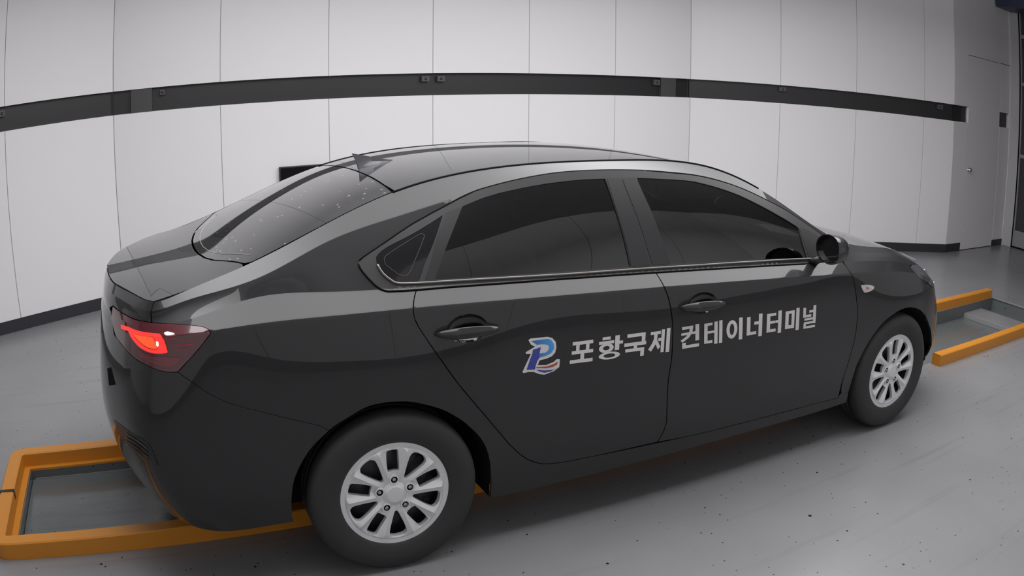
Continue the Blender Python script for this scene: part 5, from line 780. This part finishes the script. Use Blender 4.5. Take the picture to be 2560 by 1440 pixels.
# roof, windscreen, bonnet
def band(x0, x1, n, ins): return [(x, float(_WL(x))-ins) for x in np.linspace(x0, x1, n)]
def sym(half): return half+[(x, -w_) for x, w_ in half[::-1] if w_ > 1e-6]
roof_h = [(.137, 0), (.135, .30), (.128, .50)]+band(.128, 1.50, 30, .006)+[(1.53, .42), (1.545, .2), (1.55, 0)]
sk('roof', sym(roof_h), T, TN, M['paint'], car, step=.05, rim=.008)
ws_h = [(1.555, 0), (1.55, .2), (1.535, .42)]+band(1.515, 2.26, 18, .022)+[(2.30, .60), (2.37, .35), (2.40, 0)]
sk('windscreen', sym(ws_h), T, TN, M['glass'], car, step=.05, rim=.004, off=-.002)
cw_h = [(2.402, 0), (2.372, .35), (2.302, .60)]+band(2.262, 2.335, 3, .010)+[(2.36, .60), (2.44, .30), (2.46, 0)]
sk('cowl', sym(cw_h), T, TN, M['matte'], car, step=.04, rim=.004, off=-.006)
bo_h = [(2.452, 0), (2.435, .30), (2.365, .58)]+band(2.345, 3.02, 16, .004)+[(3.12, .655), (3.21, .59), (3.33, .47), (3.41, .33), (3.46, .15), (3.475, 0)]
sk('bonnet', sym(bo_h), T, TN, M['paint'], car, step=.05, rim=.008)
fb = sk('front_bumper', D['front_bumper'], S, SN, M['paint'], car, both=True, gap=.0006, **S0)
sk('grille', [(5.42, .52), (5.78, .52), (5.806, .52), (5.806, .72), (5.5, .72), (5.42, .66)], S, SN, M['matte'], fb, both=True, off=.002, rim=.004, step=.05)
for sd in (1, -1):
    tline('wiper_arm', [(2.33, -.45 if sd > 0 else .10), (2.20, -.20 if sd > 0 else .38)], .006, M['matte'], car, .012)
# the grey metal edge of the roof above the rear window and the fin
mb = MB()
for i, u in enumerate(np.linspace(0, 1, 15)):
    x = .155+.150*u; hgt = .064*(1-u)**1.25+.004; base = float(TOPZ(x, 0)[0])-.002; bw = .017*math.sqrt(max(1-u**3, .02))
    back = -.028*(1-u)*1.0
    for a, (w_, z_) in enumerate(((-bw, 0), (-bw*.8, .010*(1-u*.6)), (-bw*.30, .45), (-.0015, 1.0), (.0015, 1.0), (bw*.30, .45), (bw*.8, .010*(1-u*.6)), (bw, 0))):
        zz = z_ if z_ < .3 else z_*hgt
        mb.v.append((x+back*(zz/.066)**1.3, w_-.02, base+zz))
for i in range(14):
    for j in range(7): mb.f.append((i*8+j, (i+1)*8+j, (i+1)*8+j+1, i*8+j+1))
mb.f.append(tuple(range(8))); mb.f.append(tuple(14*8+j for j in range(8)))
mb.build('antenna_fin', M['fin'], car, angle=.5)
# underside, cabin
mb = MB(); mb.box((-.78, -.52, .22), (3.25, .52, .30)); mb.box((.42, -.80, .21), (2.25, .80, .30)); mb.box((-.80, -.55, .30), (-.40, .55, .92)); mb.box((2.42, -.50, .30), (3.4, .50, .74)); mb.box((-.40, -.45, .3), (.42, .45, .62)); mb.box((2.15, -.50, .3), (2.5, .50, .80)); mb.build('underbody', M['matte'], car)
mb = MB(); mb.box((.42, -.78, .30), (2.2, .78, .34)); mb.box((-.40, -.62, .60), (.10, .62, .98)); mb.build('cabin_floor', M['cabin'], car)
def seat(x, y, wd, name, head):
    mb = MB(); mb.box((x-.05, y-wd/2, .42), (x+.48, y+wd/2, .60)); 
    k = len(mb.v); mb.box((x-.16, y-wd/2, .52), (x, y+wd/2, 1.12))
    for i in range(k+4, k+8): mb.v[i] = (mb.v[i][0]-.14, mb.v[i][1], mb.v[i][2])
    se = mb.build(name, M['cabin'], car, smooth=False, bevel=.035)
    for hy in head:
        mb = MB(); mb.box((x-.31, y+hy-.12, 1.14), (x-.20, y+hy+.12, 1.27)); mb.box((x-.27, y+hy-.05, 1.10), (x-.25, y+hy+.05, 1.16)); mb.build('headrest', M['cabin'], se, bevel=.02)
seat(1.30, -.37, .50, 'front_seat', [0]); seat(1.30, .37, .50, 'front_seat', [0]); seat(.38, 0, 1.24, 'rear_seat', [-.38, .38])
mb = MB(); mb.box((1.95, -.70, .72), (2.38, .70, .95)); mb.build('dashboard', M['cabin'], car, bevel=.04)
mb = MB(); mb.lathe([(.175, -.012), (.188, 0), (.175, .012), (.165, 0), (.175, -.012)], 40, lambda a, b, d: (1.82+d+b*.35, .37+a, .96+b*.9)); mb.build('steering_wheel', M['satin'], car, smooth=True)
# rear licence plate holder and exhaust area are black, below the lid
# ---------------------------------------------------------------- lettering and logo on the doors
def onquad(q, x, y):      # q: tl tr br bl in surface coordinates, x right, y up
    q = [np.array(p) for p in q]; top = q[0]+(q[1]-q[0])*x; bot = q[3]+(q[2]-q[3])*x; return tuple(bot+(top-bot)*y)
def ring(cx, cy_, rx, ry, tx, ty, n=30): return ([(cx+rx*math.cos(2*PI*i/n), cy_+ry*math.sin(2*PI*i/n)) for i in range(n)], [(cx+(rx-tx)*math.cos(2*PI*i/n), cy_+(ry-ty)*math.sin(2*PI*i/n)) for i in range(n)])
def bar(x0, y0, x1, y1): return ([(x0, y0), (x1, y0), (x1, y1), (x0, y1)], None)
def poly(*P): return (list(P), None)
G = {
 'pho': [bar(.08, .80, .98, .95), bar(.24, .52, .39, .82), bar(.67, .52, .82, .82), bar(.06, .40, 1.0, .55), bar(.45, .14, .61, .42), bar(0, 0, 1.0, .155)],
 'hang': [bar(.16, .86, .50, .99), bar(.02, .68, .66, .81), ring(.34, .50, .31, .205, .17, .11), bar(.70, .36, .89, 1.0), bar(.86, .62, 1.04, .75), ring(.49, .155, .45, .165, .20, .075)],
 'guk': [bar(.10, .83, .95, .98), bar(.78, .56, .95, .90), bar(-.02, .45, 1.0, .60), bar(.42, .28, .58, .47), bar(.04, .20, .92, .34), bar(.75, -.03, .92, .30)],
 'je': [bar(.06, .82, .52, .95), poly((.22, .84), (.38, .84), (.37, .60), (.30, .38), (.12, .10), (-.02, .20), (.14, .44), (.22, .64)), poly((.26, .52), (.36, .60), (.54, .26), (.42, .16)), bar(.42, .52, .62, .65), bar(.56, .02, .71, 1.0), bar(.80, .0, .97, 1.03)],
 'keon': [bar(.08, .86, .66, .99), poly((.48, .95), (.66, .95), (.62, .70), (.46, .48), (.10, .28), (.0, .38), (.30, .54), (.46, .74)), bar(.04, .60, .64, .71), bar(.55, .60, .84, .71), bar(.78, .28, .98, 1.02), bar(.08, .0, .28, .26), bar(.08, .0, .98, .14)],
 'te': [bar(.02, .86, .46, .98), bar(.02, .06, .20, .98), bar(.10, .50, .44, .61), bar(.02, .06, .46, .18), bar(.42, .50, .62, .61), bar(.56, -.01, .74, 1.0), bar(.82, -.01, 1.0, 1.02)],
 'i': [ring(.33, .52, .33, .42, .19, .16), bar(.76, .0, .98, 1.0)],
 'neo': [bar(.02, .12, .24, .96), bar(.02, .12, .62, .26), bar(.48, .56, .84, .70), bar(.76, 0, .99, 1.03)],
 'teo': [bar(.02, .83, .62, .96), bar(.02, .10, .24, .96), bar(.10, .48, .56, .60), bar(.02, .10, .62, .23), bar(.58, .48, .84, .60), bar(.76, 0, .99, 1.03)],
 'mi': [([(.0, .12), (.66, .12), (.66, .94), (.0, .94)], [(.24, .27), (.45, .27), (.45, .80), (.24, .80)]), bar(.78, 0, 1.02, 1.02)],
 'neol': [bar(.0, .50, .20, .97), bar(.0, .50, .62, .62), bar(.46, .70, .84, .81), bar(.76, .46, .98, 1.02), bar(.10, .36, .98, .46), bar(.78, .18, .98, .40), bar(.08, .19, .98, .29), bar(.06, .0, .24, .24), bar(.06, .0, .96, .10)],
}
def glyph(name, q, parent):
    """all strokes of one syllable joined into one vinyl piece lying on the door"""
    V, F = [], []
    for loop, hole in G[name]:
        st = [onquad(q, *p) for p in loop]; hl = [[onquad(q, *p) for p in hole]] if hole else []
        P, Fc, B = fill([st]+hl, .012); X = S(P[:, 0], P[:, 1])+SN(P[:, 0], P[:, 1])*.0012; k = len(V)
        V += [(float(x), float(-w_), float(z)) for x, w_, z in X]
        for f in Fc:
            a, b, c = X[f[0]], X[f[1]], X[f[2]]; g = np.cross(b-a, c-a)
            F.append(tuple(k+i for i in (f[::-1] if g[1] > 0 else f)))
    me = bpy.data.meshes.new('lettering'); me.from_pydata(V, [], F); o = link('lettering', me, M['white_vinyl'], parent); return o
right_rd = [o for o in car.children if o.name.startswith('rear_door') and o.name.split('.')[0] == 'rear_door'][0]
right_fd = [o for o in car.children if o.name.split('.')[0] == 'front_door'][0]
for nm, q in zip(('pho', 'hang', 'guk', 'je'), D['glyph1']): glyph(nm, q, right_rd)
for nm, q in zip(('keon', 'te', 'i', 'neo', 'teo', 'mi', 'neol'), D['glyph2']): glyph(nm, q, right_fd)
lo = right('door_logo', 'logo_white', M['white_vinyl'], right_rd, off=.0010, rim=0, gy=None, step=.012)
for kk, mm, of in (('logo_stem', 'blue_dark', .0016), ('logo_bowl', 'blue_grad', .0016), ('logo_red', 'red_vinyl', .0016), ('logo_low', 'blue_dark', .0016)):
    right('logo_'+('stripe' if kk in ('logo_red', 'logo_low') else 'letter'), kk, M[mm], lo, off=of, rim=0, gy=None, step=.012)
for o in right_rd.children:
    if o.name.startswith('lettering'): o['label'] = 'white Korean letter'
